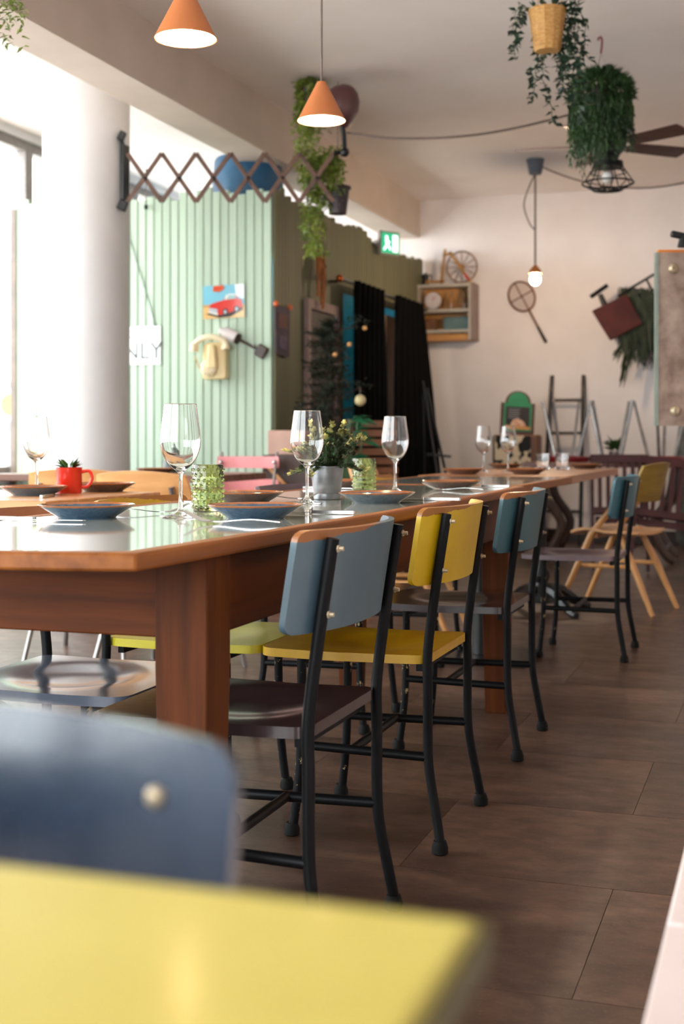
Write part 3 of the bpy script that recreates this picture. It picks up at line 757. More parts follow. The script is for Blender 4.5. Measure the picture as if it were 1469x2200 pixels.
def fork(loc, rz, label):
    t = thing('fork', label, 'fork', (loc[0], loc[1], TZ+.001), rz, 'table forks'); share('handle', FK[0], t)
    for q in FK[1]: share('tine', q, t)
def knife(loc, rz, label):
    t = thing('knife', label, 'knife', (loc[0], loc[1], TZ+.0005), rz, 'table knives'); share('handle', knife_h, t); share('blade', knife_b, t)
# right-hand diners face -X (rz=90 deg), left-hand diners face +X
fork((-1.005, P2.y-.215), R90+.02, 'steel fork near the table edge before the nearest blue plate')
knife((-.985, P2.y+.165), R90, 'steel knife beyond the deep blue plate')
fork((P1.x+.05, P1.y+.175), -R90, 'steel fork with raised tines beyond the nearest left plate')
knife((P1.x-.03, P1.y-.145), -R90, 'steel knife in front of the nearest left plate')
knife((P3.x+.08, P3.y+.16), R90, 'steel knife right of the grey-blue plate')
fork((P4.x+.05, P4.y+.16), -R90, 'steel fork between the brown plate and flower pot')
knife((P4.x, P4.y-.15), -R90, 'steel knife in front of the brown glazed plate')
fork((P5.x+.05, P5.y-.18), R90, 'steel fork left of the brown plate behind the yellow chair')
knife((P5.x+.06, P5.y+.16), R90, 'steel knife beyond the brown plate behind the yellow chair')
knife((P6.x, P6.y-.15), -R90, 'steel knife behind the flower pot')
q = onZ(110, 1067, TZ); knife((q.x, q.y), .3, 'steel knife beside the grey plate on the window table')
q = onZ(225, 1053, TZ); fork((q.x, q.y), 2.4, 'steel fork lying by the dark plate on the window table')
# flower pot
t = thing('flower_pot', 'leafy cream-tipped plant in a silver metal pot on the table', 'plant', onZ(702, 1073, TZ))
MB().lathe([(0,.001),(.036,.001),(.037,.003),(.038,.016),(.0365,.018),(.038,.020),(.046,.088),(.0475,.089),(.0475,.0915),(.0455,.0915),(.037,.022),(0,.02)], 48).build('pot', galv, t)
MB().lathe([(0,.08),(.043,.078)], 20).build('soil', mat('soil', C(40,30,22), C(26,20,14), .9, scale=60), t)
def varieg():
    m, n, l, b = newmat('cream_tipped_leaf'); b.inputs['Roughness'].default_value = .45
    v = coords(n, l); ln = N(n, 'ShaderNodeVectorMath', operation='DISTANCE'); l.new(v, ln.inputs[0]); ln.inputs[1].default_value = (.01,0,.09)
    f = noise(n, l, v, 60, 2); a = N(n, 'ShaderNodeMath', operation='MULTIPLY_ADD'); l.new(f, a.inputs[0]); a.inputs[1].default_value = .07; l.new(ln.outputs['Value'], a.inputs[2])
    c = mixc(n, l, ramp(n, l, a.outputs[0], .125, .175), C(40,54,28), C(206,198,120)); l.new(c, b.inputs['Base Color']); return m
fol = MB(); stem = MB(); rp = random.Random(11)
for k in range(46):
    a = rp.uniform(0, 2*PI); el = rp.uniform(-.15, 1.5); L = rp.uniform(.06,.125)*(1.0 if el < .8 else .95)
    d = Vector((math.cos(a)*math.cos(el), math.sin(a)*math.cos(el), math.sin(el)))
    p0 = Vector((math.cos(a)*.02, math.sin(a)*.02, .08)); tip = p0+d*L+Vector((0,0,.012-.025*(el < .3)))
    pp = smoothpath([p0, p0.lerp(tip,.5)+Vector((0,0,.012)), tip], 4); stem.tube(pp, .0009, 5)
    for i, q in enumerate(pp):
        if i < 1: continue
        for s in range(3 if i < len(pp)-2 else 5):
            dd = Vector((rp.uniform(-1,1), rp.uniform(-1,1), rp.uniform(-.3,1)))+d*.8
            fol.leaf(q, dd, rp.uniform(.012,.019), .85, .1)
stem.build('stems', leaf_mid, t, kind='stuff'); fol.build('foliage', varieg(), t, kind='stuff', smooth=0)
# red mug with a plant
t = thing('enamel_mug', 'red enamel mug holding a small green plant', 'mug', onZ(148, 1060, TZ))
red_en = mat('red_enamel', C(206,44,24), C(190,34,18), .25, coat=.5)
MB().lathe([(0,.001),(.038,.001),(.039,.003),(.039,.078),(.0405,.08),(.037,.08),(.0365,.01),(0,.009)], 36).build('cup', red_en, t)
MB().tube(smoothpath([(.038*.95,.012,.066),(.06,.018,.068),(.068,.02,.045),(.055,.016,.022),(.038*.95,.012,.02)], 6), .005, 8).build('handle', red_en, t)
f = MB()
for k in range(26):
    a = rp.uniform(0, 2*PI); f.leaf((math.cos(a)*.012, math.sin(a)*.012, .076), (math.cos(a), math.sin(a), rp.uniform(.1,1.6)), rp.uniform(.02,.05), .42, .1)
f.build('foliage', leaf_mid, t, kind='stuff', smooth=0)
# green bottle on the dark table
t = thing('green_bottle', 'dark green squat bottle on the dark table behind the wine glass', 'bottle', onZ(366, 1014, TZ))
MB().lathe([(0,0),(.04,0),(.042,.01),(.042,.055),(.03,.072),(.014,.08),(.013,.10),(.016,.102),(.016,.108),(0,.108)], 24).build('body', mat('dark_green_ceramic', C(34,60,48), C(24,44,36), .3), t)
MB().lathe([(0,.108),(.012,.108),(.013,.122),(0,.126)], 14).build('stopper', mat('cork', C(90,70,50), C(70,54,40), .8), t)

# ================================================================== PENDANT LAMPS AND HANGING THINGS
shade_o = None
def shade_mat():
    m, n, l, b = newmat('orange_lamp_shade')
    v = coords(n, l); f = noise(n, l, v, 12); c = mixc(n, l, f, C(208,150,98), C(194,134,82))
    l.new(c, b.inputs['Base Color']); b.inputs['Roughness'].default_value = .4
    tr = n.new('ShaderNodeBsdfTranslucent'); tr.inputs[0].default_value = C(255,194,120); mx = n.new('ShaderNodeMixShader'); mx.inputs[0].default_value = .5
    l.new(b.outputs[0], mx.inputs[1]); l.new(tr.outputs[0], mx.inputs[2]); l.new(mx.outputs[0], n['Material Output'].inputs[0]); return m
shade_o = shade_mat()
inner_w = mat('white_shade_lining', C(250,240,225), C(245,235,220), .5)
bulb_m = emit('warm_bulb', (1,.64,.33,1), 560)
cord_m = mat('brown_cord', C(112,94,86), C(94,78,70), .6)
def cone_pendant(px, py, X, label): cone_pendant_at(onX(px, py, X), label)
def cone_pendant_at(q, label):
    t = thing('pendant_lamp', label, 'lamp', q, 0, 'orange cone pendants')
    MB().lathe([(.078,0),(.0775,.001),(.014,.125),(.0,.127),(0,.1265),(.0135,.1245),(.077,.0008)], 48, closed=True).build('shade', shade_o, t)
    MB().lathe([(.0765,.001),(.0765,.0014),(.013,.122),(.0125,.1215),(.0755,.001)], 48, closed=True).build('lining', inner_w, t)
    MB().tube([(0,0,.118),(0,0,.07)], .014, 16).build('socket', rubber, t)
    MB().sphere((0,0,.042), .027, 20, 14).build('bulb', bulb_m, t)
    MB().tube([(0,0,.126),(0,0,ZC-q.z)], .004, 8).build('cord', cord_m, t)
    MB().lathe([(.045,ZC-q.z-.002),(.045,ZC-q.z-.02),(.008,ZC-q.z-.045)], 24).build('ceiling_rose', cord_m, t)
cone_pendant(398, 84, -1.40, 'glowing orange cone pendant lamp nearest the camera')
cone_pendant(690, 260, -1.40, 'glowing orange cone pendant lamp in front of the trailing vine')
for i, (x_, y_) in enumerate(((1.0, 3.2), (1.0, 6.0), (1.0, 8.8))):  # pendants out of view, added to warm and brighten the room
    q = Vector((x_, y_, 2.15)); cone_pendant_at(q, ['orange cone pendant lamp over the right-hand aisle, nearest of three', 'orange cone pendant lamp over the right-hand aisle, middle of three', 'orange cone pendant lamp over the right-hand aisle, furthest of three'][i])
# bare bulb near the back wall
q = at(1149, 600, 10.6); t = thing('bulb_pendant', 'bare glowing bulb on a long cord near the back wall', 'lamp', q)
MB().sphere((0,0,0), .042, 20, 14, sc=(1,1,1.15)).build('bulb', emit('bulb_far', (1,.72,.45,1), 360), t)
MB().lathe([(.052,.045),(.045,.075),(.02,.105),(.006,.12)], 20).build('socket', mat('amber_socket', C(190,110,40), C(160,90,30), .4), t)
MB().tube([(0,0,.11),(0,0,ZC-q.z-.07)], .008, 8).build('cord', cord_m, t)
MB().lathe([(.05,ZC-q.z-.12),(.075,ZC-q.z-.001)], 20).build('ceiling_rose', mat('slate_plastic', C(78,84,96), C(64,70,82), .5), t)
MB().tube(smoothpath([(0,.02,ZC-q.z-.1),(-.07,.02,.72),(-.095,.02,.6),(-.05,.02,.46),(0,.012,.40)], 5), .006, 6).build('loop_cord', cord_m, t)
# ceiling cables
a = at(1155, 349, 10.6); tag(MB().tube(sag(a+Vector((0,0,-.02)), at(1600, 345, 9.9), .2), .007, 6).build('ceiling_cable', cord_m), 'slack cable running right from the bulb ceiling rose', 'cable')
tag(MB().tube(smoothpath([at(745,285,8.1), at(850,297,8.0), at(1000,292,7.9), at(1130,270,7.9), at(1290,228,7.9)], 6), .008, 6).build('ceiling_cable', cord_m), 'slack cable from the scissor lamp towards the ceiling fan', 'cable')

# foliage strands
def strand(mb, p, L, n, lsz, rnd, sway=.03, drift=(0,0), w=.45, stem=None):
    p = Vector(p); pts = [p.copy()]
    for i in range(n):
        p = p+Vector((rnd.uniform(-sway,sway)*.5+drift[0]/n, rnd.uniform(-sway,sway)*.5+drift[1]/n, -L/n)); pts.append(p.copy())
        for s in range(2): mb.leaf(p, (rnd.uniform(-1,1), rnd.uniform(-1,1), rnd.uniform(-.8,.25)), lsz*rnd.uniform(.7,1.2), w, .1)
    if stem is not None: stem.tube(pts, .0016, 4)
    return pts
# wicker basket with ivy
rv = random.Random(5)
q = at(1175, 110, 6.0); t = thing('hanging_basket', 'wicker hanging basket with trailing ivy under the ceiling', 'hanging plant', q)
wick = mat('wicker', C(206,158,92), C(168,118,60), .6, scale=60, bmp=.4, stretch=(1,1,3))
H = .19; bsk = MB()
for k in range(20): pass
prof = [(0,0),(.055,0),(.06,.01),(.082,H-.015),(.088,H-.006),(.086,H),(.078,H),(.074,H-.02),(.052,.02),(0,.018)]
bsk.lathe(prof, 40)
for i, (x,y,z) in enumerate(bsk.v):
    r = math.hypot(x,y)
    if r > .053: k2 = 1+.045*math.cos(12*math.atan2(y,x)); bsk.v[i] = (x*k2, y*k2, z)
bsk.build('basket', wick, t)
for k in range(8):
    m = MB().torus((0,0,.02+k*.022), .0615+.0026*k, .004, 30, 6).build('weave', wick, t)
for k in range(3):
    a = k*2*PI/3+.4; MB().tube([(.08*math.cos(a), .08*math.sin(a), H-.01), (.01*math.cos(a), .01*math.sin(a), ZC-q.z-.05)], .003, 6).build('string', wick, t)
MB().tube([(0,0,ZC-q.z),(0,0,ZC-q.z-.06)], .006, 8).build('hook', steel_tube, t)
fo = MB(); st = MB()
for dx, L, dr in ((-.13,.26,-.03),(-.11,.20,-.05),(-.05,.42,.02),(.0,.52,-.02),(.03,.36,.02),(.06,.45,.03),(.05,.3,.04),(.08,.38,.01),(.11,.33,.06),(-.02,.33,-.03),(-.12,.16,-.06),(.09,.5,.06),(.12,.62,.03),(.13,.42,.08),(.02,.30,.0),(.15,.25,.05),(.1,.3,.02)):
    p = Vector((CS*dx*.6, SN*dx*.6+.02, H)); pk = Vector((CS*dx, SN*dx+(.085 if abs(dx) < .09 else -.02), H+rv.uniform(0,.05)))
    st.tube(smoothpath([p*.6+Vector((0,0,H*.4)), p, pk], 4), .0018, 4)
    strand(fo, pk, L, int(L/.02), .042, rv, .03, (CS*dr, SN*dr), .66, st)
for k in range(24):
    a = rv.uniform(0,2*PI); fo.leaf((.07*math.cos(a), .07*math.sin(a), H), (math.cos(a), math.sin(a), rv.uniform(.1,1.2)), .04, .55)
st.build('stems', leaf_dark, t, kind='stuff'); fo.build('foliage', mat('ivy_leaf', C(44,66,48), C(24,40,30), .45), t, kind='stuff', smooth=0)
# hanging fern ball
q = at(1290, 300, 7.35); t = thing('hanging_fern', 'dense dark green hanging fern on a red hook', 'hanging plant', q)
fo = MB()
for k in range(1500):
    a = rv.uniform(0,2*PI); r = .165*math.sqrt(rv.uniform(0,1)); z0 = .20+.17*math.sqrt(max(0,1-(r/.167)**2)); L = rv.uniform(.05,.10)
    p = Vector((r*math.cos(a), r*math.sin(a), z0)); d = Vector((math.cos(a)*.5, math.sin(a)*.5, rv.uniform(-.4,.6)))
    fo.leaf(p, d, L*.7, .25, .1)
for k in range(300):
    a = rv.uniform(0,2*PI); r = .15*math.sqrt(rv.uniform(.3,1)); L = rv.uniform(.15,.40)*(1 if math.cos(a)*CS+math.sin(a)*SN < .3 else .8)
    p = Vector((r*math.cos(a), r*math.sin(a), .31-.08*(r/.15)))
    for i in range(int(L/.022)):
        p = p+Vector((rv.uniform(-.006,.006)+math.cos(a)*.012*max(0,1-i/3), rv.uniform(-.006,.006)+math.sin(a)*.012*max(0,1-i/3), -.022))
        fo.leaf(p, (rv.uniform(-1,1), rv.uniform(-1,1), -1.2), rv.uniform(.025,.045), .3, .1)
for k in range(900):
    a = rv.uniform(0,2*PI); z = rv.uniform(.0,.3); r = .15+rv.uniform(-.02,.015)-.04*max(0,(.12-z)/.12)
    fo.leaf((r*math.cos(a), r*math.sin(a), z), (math.cos(a)*.4, math.sin(a)*.4, -1), rv.uniform(.04,.07), .3)
fo.build('foliage', leaf_dark, t, kind='stuff', smooth=0)
MB().lathe([(0,.16),(.06,.16),(.085,.29),(.08,.29),(.055,.17),(0,.17)], 24).build('pot', dark_wood, t)
hz = at(1290, 115, 7.35).z-q.z
for k in range(3):
    a = k*2*PI/3; MB().tube([(.08*math.cos(a), .08*math.sin(a), .29),(0,0,hz)], .002, 5).build('string', mat('pale_string', C(176,160,150), C(160,146,136), .7), t)
MB().tube(smoothpath([(0,0,hz),(.006,0,hz+.05),(.004,0,hz+.085),(-.012,0,hz+.09),(-.014,0,hz+.075)], 5), .006, 8).build('hook', mat('dark_red_plastic', C(120,36,34), C(100,28,28), .4), t)
MB().tube([(0,0,hz+.08),(0,0,ZC-q.z)], .003, 6).build('ceiling_hook', steel_tube, t)
# trailing plant at the top left corner
q = at(-16, -30, 4.2); t = thing('trailing_plant', 'bright green trailing plant hanging into the top left corner', 'hanging plant', q)
fo = MB()
for k in range(34):
    a = rv.uniform(0,2*PI); strand(fo, (.06*math.cos(a), .06*math.sin(a), .06), rv.uniform(.1,.26), 9, .028, rv, .02, (.02*math.cos(a),.02*math.sin(a)), .4)
fo.build('foliage', leaf_bright, t, kind='stuff', smooth=0)
MB().lathe([(0,.02),(.05,.02),(.075,.13),(.07,.13),(.045,.03),(0,.03)], 24).build('pot', dark_wood, t)
for k in range(3):
    a = k*2*PI/3; MB().tube([(.07*math.cos(a), .07*math.sin(a), .13),(0,0,ZC-q.z)], .002, 5).build('string', cord_m, t)
# long vine beside the pendant
q = at(662, 190, 8.25); t = thing('hanging_vine', 'long yellow-green vine hanging from a wire beside the pendant lamp', 'hanging plant', q)
fo = MB(); fo2 = MB()
for k in range(130):
    a = rv.uniform(0,2*PI); r = rv.uniform(.02,.10)
    strand(fo, (r*math.cos(a), r*math.sin(a), rv.uniform(-.02,.09)), rv.uniform(.05,.35), 9, .04, rv, .02, (.02,.01), .45)
path = [at(655,230,8.25)-q, at(655,330,8.25)-q, at(672,400,8.25)-q, at(668,470,8.25)-q, at(680,545,8.25)-q]
for p in smoothpath(path, 12):
    for s in range(22): fo2.leaf(p+Vector((rv.uniform(-.065,.065), rv.uniform(-.06,.06), rv.uniform(-.02,.02))), (rv.uniform(-1,1), rv.uniform(-1,1), rv.uniform(-1,.1)), rv.uniform(.03,.055), .45)
for k in range(70):
    pp = at(rv.uniform(660,735), rv.uniform(300,360), 8.25+rv.uniform(-.05,.05))-q
    strand(fo2, pp, rv.uniform(.1,.35), 9, .042, rv, .03, (0,0), .45)
fo.build('foliage', leaf_bright, t, kind='stuff', smooth=0); fo2.build('trailing_foliage', leaf_bright, t, kind='stuff', smooth=0)
MB().lathe([(0,-.12),(.05,-.12),(.07,.0),(.065,.0),(.045,-.11),(0,-.11)], 20).build('pot', dark_wood, t)
hz = at(675, 125, 8.25)-q
for k in range(2): MB().tube([(.06*(2*k-1)*CS, .06*(2*k-1)*SN, 0), hz], .003, 5).build('wire', cord_m, t)
MB().tube([hz, (hz.x, hz.y, ZC-q.z)], .004, 6).build('wire', cord_m, t)
# dark planter boxes hanging by the vine
q = at(725, 430, 8.3); t = thing('hanging_planter', 'dark hanging plant pot below the scissor lamp end', 'planter', q)
MB().lathe([(0,-.09),(.055,-.09),(.075,.07),(.085,.07),(.085,.085),(.07,.085),(.05,-.07),(0,-.07)], 24).build('pot', mat('dark_plum_plastic', C(58,44,48), C(44,34,38), .5), t)
f = MB()
for k in range(26): a = rv.uniform(0,2*PI); strand(f, (.05*math.cos(a)-.02, .05*math.sin(a), .09), rv.uniform(.02,.16), 6, .04, rv, .03, (.03*math.cos(a)-.04, .03*math.sin(a)), .45)
f.build('foliage', leaf_dark, t, kind='stuff', smooth=0)
MB().tube([(0,0,.08),(0,0,ZC-q.z)], .003, 5).build('wire', cord_m, t)
# ceiling fan
q = at(1305, 318, 7.95); t = thing('ceiling_fan', 'dark ceiling fan with brown blades and caged light', 'ceiling fan', q)
MB().lathe([(.03,.12),(.09,.10),(.11,.05),(.11,-.01),(.075,-.04),(.06,-.075),(.09,-.085),(.095,-.12),(.03,-.13)], 28).build('motor', black_iron, t)
MB().tube([(0,0,.1),(0,0,ZC-q.z)], .014, 12).build('rod', black_iron, t)
MB().lathe([(.03,ZC-q.z),(.028,ZC-q.z-.03),(.016,ZC-q.z-.05)], 24).build('canopy', black_iron, t)
fanw = wood('fan_blade_wood', C(92,52,38), C(64,34,26), .4, axis=0)
for k in range(5):
    a = TH-.873+k*2*PI/5
    m = MB(); m.M = Matrix.Rotation(a, 4, 'Z') @ Matrix.Translation((0,0,.02)) @ Matrix.Rotation(-.2, 4, 'X')
    m.slab(lambda u,v: ((.35+u*.21, v*.066*(1+.12*u), 0), (0,0,1)), 8, 4, .008, a=.08)
    bl = m.build('blade', fanw, t)
    m = MB(); m.M = Matrix.Rotation(a, 4, 'Z'); m.bar((.09,0,.015),(.2,0,.02), .03, .006); m.build('blade_arm', black_iron, bl)
cg = MB()
cg.torus((0,0,-.215), .155, .006, 32, 6); cg.torus((0,0,-.255), .09, .005, 28, 6); cg.torus((0,0,-.15), .11, .004, 28, 6)
for k in range(10):
    a = 2*PI*k/10; c_, s_ = math.cos(a), math.sin(a)
    cg.tube([(.09*c_,.09*s_,-.12),(.11*c_,.11*s_,-.15),(.155*c_,.155*s_,-.215),(.09*c_,.09*s_,-.255),(.0,.0,-.262)], .004, 5)
cg.build('cage', black_iron, t)
MB().sphere((0,0,-.18), .04).build('bulb', mat('frosted_bulb', C(230,226,220), C(220,216,210), .4), t)
# scissor lamp on the column
D0 = 8.08
t = thing('scissor_lamp', 'brown accordion arm wall lamp reaching out from the white column', 'lamp', at(262, 380, D0))
base = t.location.copy()
def lp(px, py, dd=0): return at(px, py, D0+dd)-base
m = MB().bar(lp(262,290,.03), lp(262,445,.03), .024, .024); m.bar(lp(255,290), lp(268,296), .05, .06).bar(lp(254,438), lp(272,446), .05, .06)
m.build('wall_bracket', black_iron, t, bev=.006)
MB().box(*(lambda p: (p.x-.008, p.x+.008, p.y-.0, p.y+.08, p.z-.17, p.z+.17))(lp(262,368))).build('mount_plate', black_iron, t)
S = 73.8; x0 = 273.0
top, bot = 329, 434
for k in range(7):
    a = x0+k*S
    xa, xb = a, a+S
    if k < 6:
        MB().bar(lp(xa, bot, 0), lp(min(xb,xa+S), top, 0), .009, .028, up=(SN,-CS,0) if False else (0,0,1)).build('arm_slat', brown_wood, t, bev=.002)
        MB().bar(lp(xa, top, .012), lp(xb, bot, .012), .009, .028).build('arm_slat', brown_wood, t, bev=.002)
        MB().sphere(lp(a+S/2, (top+bot)/2, -.008), .011, 8, 6).build('rivet', black_iron, t)
q1 = lp(738, 300)
MB().tube([lp(716,329), lp(740,326), lp(738,290), lp(733,262)], .016, 10).build('arm_joint', black_iron, t)
MB().sphere(lp(740,327), .03, 10, 8).build('knuckle', black_iron, t)
dome = MB(); dome.M = Matrix.Translation(lp(733,222)) @ Matrix.Rotation(TH,4,'Z') @ Matrix.Rotation(.6,4,'Y') @ Matrix.Rotation(.35,4,'X')
dome.lathe([(.02,.12),(.055,.105),(.09,.07),(.115,.02),(.125,-.05),(.127,-.1),(.123,-.1),(.111,.018),(.085,.065),(.05,.1),(0,.11)], 32)
dome.build('lamp_shade', mat('maroon_enamel', C(96,56,54), C(74,42,42), .35, coat=.3), t)
# blue tub on top of the booth
q = at(532, 395, 9.25); q.z = 2.40
t = thing('blue_tub', 'blue round tub upside down on top of the booth', 'tub', q)
MB().lathe([(.275,0),(.27,.02),(.255,.3),(.24,.50),(.225,.525),(.0,.53)], 48).build('body', mat('blue_enamel', C(44,98,134), C(34,84,120), .4, coat=.2), t)
MB().torus((0,0,.012), .275, .012, 48, 8).build('rim', mat('blue_enamel', C(44,98,134)), t)
# ================================================================== ON THE BOOTH
FY = BY-.021                          # front face of the boards
t = thing('tin_sign', 'tin picture of a red vintage car on sand under a blue sky', 'sign', onY(480, 648, FY-.004))
sx = .155; sz = .115
def flat(pts, y, name, m, par=t):
    mb = MB(); mb.M = Matrix.Translation((0,y,0)) @ Matrix.Rotation(PI/2,4,'X'); mb.prism([(a*sx,b*sz) for a,b in pts], 0, .0015); return mb.build(name, m, par, smooth=0)
t.rotation_euler = (0,-.02,0)
pm = lambda n,c: mat(n, c, tuple(x*.9 for x in c[:3])+(1,), .3, coat=.4)
flat([(-.98,-.9),(-.95,-.98),(.95,-.98),(.98,-.94),(.98,.94),(.95,.98),(-.95,.98),(-.98,.9)], 0, 'plate', pm('print_sky', C(120,186,206)))
flat([(-.98,-.98),(.98,-.98),(.98,-.2),(-.98,-.15)], -.0016, 'sand_print', pm('print_sand', C(222,180,116)))
flat([(-.98,-.3),(.98,-.4),(.98,-.2),(-.98,-.15)], -.0017, 'dune_print', pm('print_dune', C(200,150,90)))
flat([(.55,.98),(.6,.3),(.98,.1),(.98,.98)], -.0017, 'cloud_print', pm('print_cloud', C(232,236,238)))
flat([(-.85,-.7),(-.2,-.95),(.3,-.92),(.9,-.55),(.9,-.35),(-.4,-.5)], -.0024, 'shadow_print', pm('print_black', C(30,24,26)))
flat([(-.68,-.6),(-.7,-.3),(-.62,-.12),(-.3,.0),(.0,.08),(.1,.3),(.2,.38),(.6,.36),(.68,.12),(.85,.08),(.9,-.35),(.6,-.55),(.1,-.75),(-.3,-.8)], -.0032, 'car_print', pm('print_red', C(208,40,24)))
flat([(.08,.1),(.15,.3),(.24,.36),(.56,.34),(.62,.14)], -.004, 'windscreen_print', pm('print_glass', C(150,190,190)))
flat([(.06,.1),(.12,.36),(.3,.44),(.6,.4),(.66,.14),(.6,.34),(.25,.36),(.13,.1)], -.0046, 'roof_print', pm('print_white', C(225,222,212)))
flat([(-.68,-.58),(-.7,-.32),(-.3,-.42),(-.28,-.74)], -.0046, 'grille_print', pm('print_chrome', C(176,182,190)))
flat([(-.72,-.62),(-.28,-.8),(-.26,-.7),(-.7,-.54)], -.0052, 'bumper_print', pm('print_white', C(225,222,212)))
for cx in (.08, .62):
    flat([(cx+.13*math.cos(a*PI/6), -.62+.2+(.0 if cx<.3 else .14)-.2+.2*math.sin(a*PI/6)) for a in range(12)], -.0052, 'wheel_print', pm('print_black', C(30,24,26)))
    flat([(cx+.07*math.cos(a*PI/6), -.62+(.0 if cx<.3 else .14)+.11*math.sin(a*PI/6)) for a in range(12)], -.0058, 'hubcap_print', pm('print_chrome', C(176,182,190)))
flat([(-.5,.62),(-.48,.95),(0.0,.97),(.05,.75),(-.2,.58)], -.004, 'badge_print', pm('print_orange', C(214,90,40)))
flat([(-.42,.74),(-.1,.76),(-.1,.84),(-.42,.82)], -.0048, 'badge_line_print', pm('print_red', C(208,40,24)))
# number plate sign
q = onY(296, 742, FY-.004); t = thing('number_plate', 'white embossed metal plate reading ONLY, partly behind the column', 'sign', q)
MB().box(-.26, .175, -.004, 0, -.135, .13).build('plate', mat('white_enamel', C(244,244,242), C(238,238,236), .35, coat=.3), t, bev=.0015)
let = mat('grey_print', C(84,86,88), C(70,72,74), .5)
FM = lambda x, z: Matrix.Translation((x,-.0048,z)) @ Matrix.Rotation(PI/2,4,'X')
text_part('lettering', 'ONLY', .165, let, t, FM(-.03,-.045)); text_part('lettering', 'NO', .075, let, t, FM(-.075,.075))
MB().torus((0,0,0), .016, .003, 16, 6).build('grommet', let, t, (.135,-.005,.08), (PI/2,0,0))
a = onY(300, 552, FY-.004)-q; MB().tube([(.14,-.002,.13),(a.x-.1,-.002,a.z+.2)], .003, 5).build('string', let, t)
# cream telephone
q = onY(460, 775, FY); t = thing('wall_telephone', 'cream rotary telephone hung on the green boards', 'telephone', q)
cream = mat('cream_bakelite', C(232,210,160), C(220,194,140), .35, coat=.3)
mb = MB(); mb.M = Matrix.Rotation(PI/2,4,'X'); mb.prism([(-.045,-.13),(.105,-.13),(.115,-.12),(.115,.10),(.09,.12),(-.03,.12),(-.05,.1),(-.055,-.12)], 0, .075); mb.build('body', cream, t, bev=.015)
mb = MB(); mb.M = Matrix.Translation((.02,-.075,.03)) @ Matrix.Rotation(PI/2,4,'X'); mb.prism([(-.035,-.09),(.045,-.09),(.03,.075),(-.02,.075)], 0, .04); mb.build('cradle', cream, t, bev=.012)
mb = MB(); mb.M = Matrix.Translation((.0,-.078,-.055)) @ Matrix.Rotation(PI/2,4,'X'); mb.lathe([(.058,0),(.058,.02),(.05,.026),(.03,.03),(0,.03)], 28); dl = mb.build('dial', mat('dial_cream', C(226,206,170), C(206,184,148), .3), t)
mb = MB(); mb.M = Matrix.Translation((.0,-.098,-.055)) @ Matrix.Rotation(PI/2,4,'X')
for k in range(9): mb.lathe([(.007,0),(.007,.008)], 8, c=(.04*math.cos(k*.6), .04*math.sin(k*.6), 0))
mb.build('finger_holes', mat('dial_holes', C(120,104,80), C(110,94,70), .5), dl)
h = MB().tube(smoothpath([(-.115,-.085,.06),(-.1,-.085,.115),(-.03,-.095,.15),(.05,-.095,.15),(.115,-.085,.12),(.125,-.085,.07)], 5), [.034]+[.03]*4+[.02]*18+[.03]*2+[.034], 12).build('handset', mat('pale_cream_bakelite', C(238,222,188), C(230,212,176), .35), t)
MB().tube(smoothpath([(-.115,-.07,.03),(-.10,-.05,-.03),(-.06,-.05,-.085),(.0,-.06,-.12)], 8), .006, 8).build('cord', mat('cream_cord', C(200,176,130), C(180,156,110), .6), t)
# plunger-like tool
q = onY(520, 733, FY-.03); t = thing('wall_tool', 'dark metal rod with white cylinder head hung diagonally on the boards', 'tool', q)
def wv(px, py): return onY(px, py, FY-.03)-q
ax = (wv(505,725)-wv(478,712)).normalized()
MB().tube([wv(472,709), wv(482,714)], .022, 14).tube([wv(482,714), wv(508,727)], .042, 18).build('white_head', mat('white_ceramic', C(226,216,214), C(210,200,198), .4), t)
MB().tube([wv(506,726), wv(512,729)], .036, 16).tube([wv(510,728), wv(556,752)], .010, 10).build('rod', dark_wood, t)
MB().bar(wv(551,749), wv(570,761), .03, .085).build('square_end', dark_wood, t, bev=.008)
MB().sphere(wv(544,745)+Vector((0,0,.012)), .01).build('pin', steel, t)
# small cord with weight above the boards
q = onY(313, 445, FY-.03); t = thing('hanging_weight', 'small dark weight on a thin cord near the column', 'cord', q)
MB().lathe([(.0,-.02),(.014,-.012),(.014,.01),(.006,.02)], 12).build('weight', black_iron, t); MB().tube([(0,0,.02),(0,0,.26)], .004, 5).build('cord', cord_m, t)
MB().tube([(0,0,.26),(0,.06,.26)], .006, 6).build('nail', black_iron, t)
# side face decorations
SXF = BX+.022
q = onX(605, 712, SXF+.012); t = thing('pennant', 'small purple printed pennant hung on the shaded booth side', 'pennant', q)
mb = MB(); mb.M = Matrix.Rotation(PI/2,4,'Z') @ Matrix.Rotation(PI/2,4,'X'); mb.prism([(-.14,.17),(.14,.17),(.13,-.16),(.10,-.17),(-.12,-.16)], 0, .006)
mb.build('cloth', mat('purple_print', C(70,50,66), C(40,36,62), .7, scale=14), t, smooth=0)
MB().box(.006,.009,-.09,.09,.02,.12).build('picture_print', mat('rust_print', C(110,62,56), C(80,44,50), .7, scale=30), t)
MB().box(.006,.009,-.07,.07,-.12,-.03).build('picture_print', mat('violet_print', C(96,80,110), C(70,58,90), .7, scale=30), t)
for s in (-1,1): MB().sphere((.008,s*.13,.175), .02, 8, 6).build('clip', mat('orange_clip', C(220,110,50), C(200,90,40), .4), t)
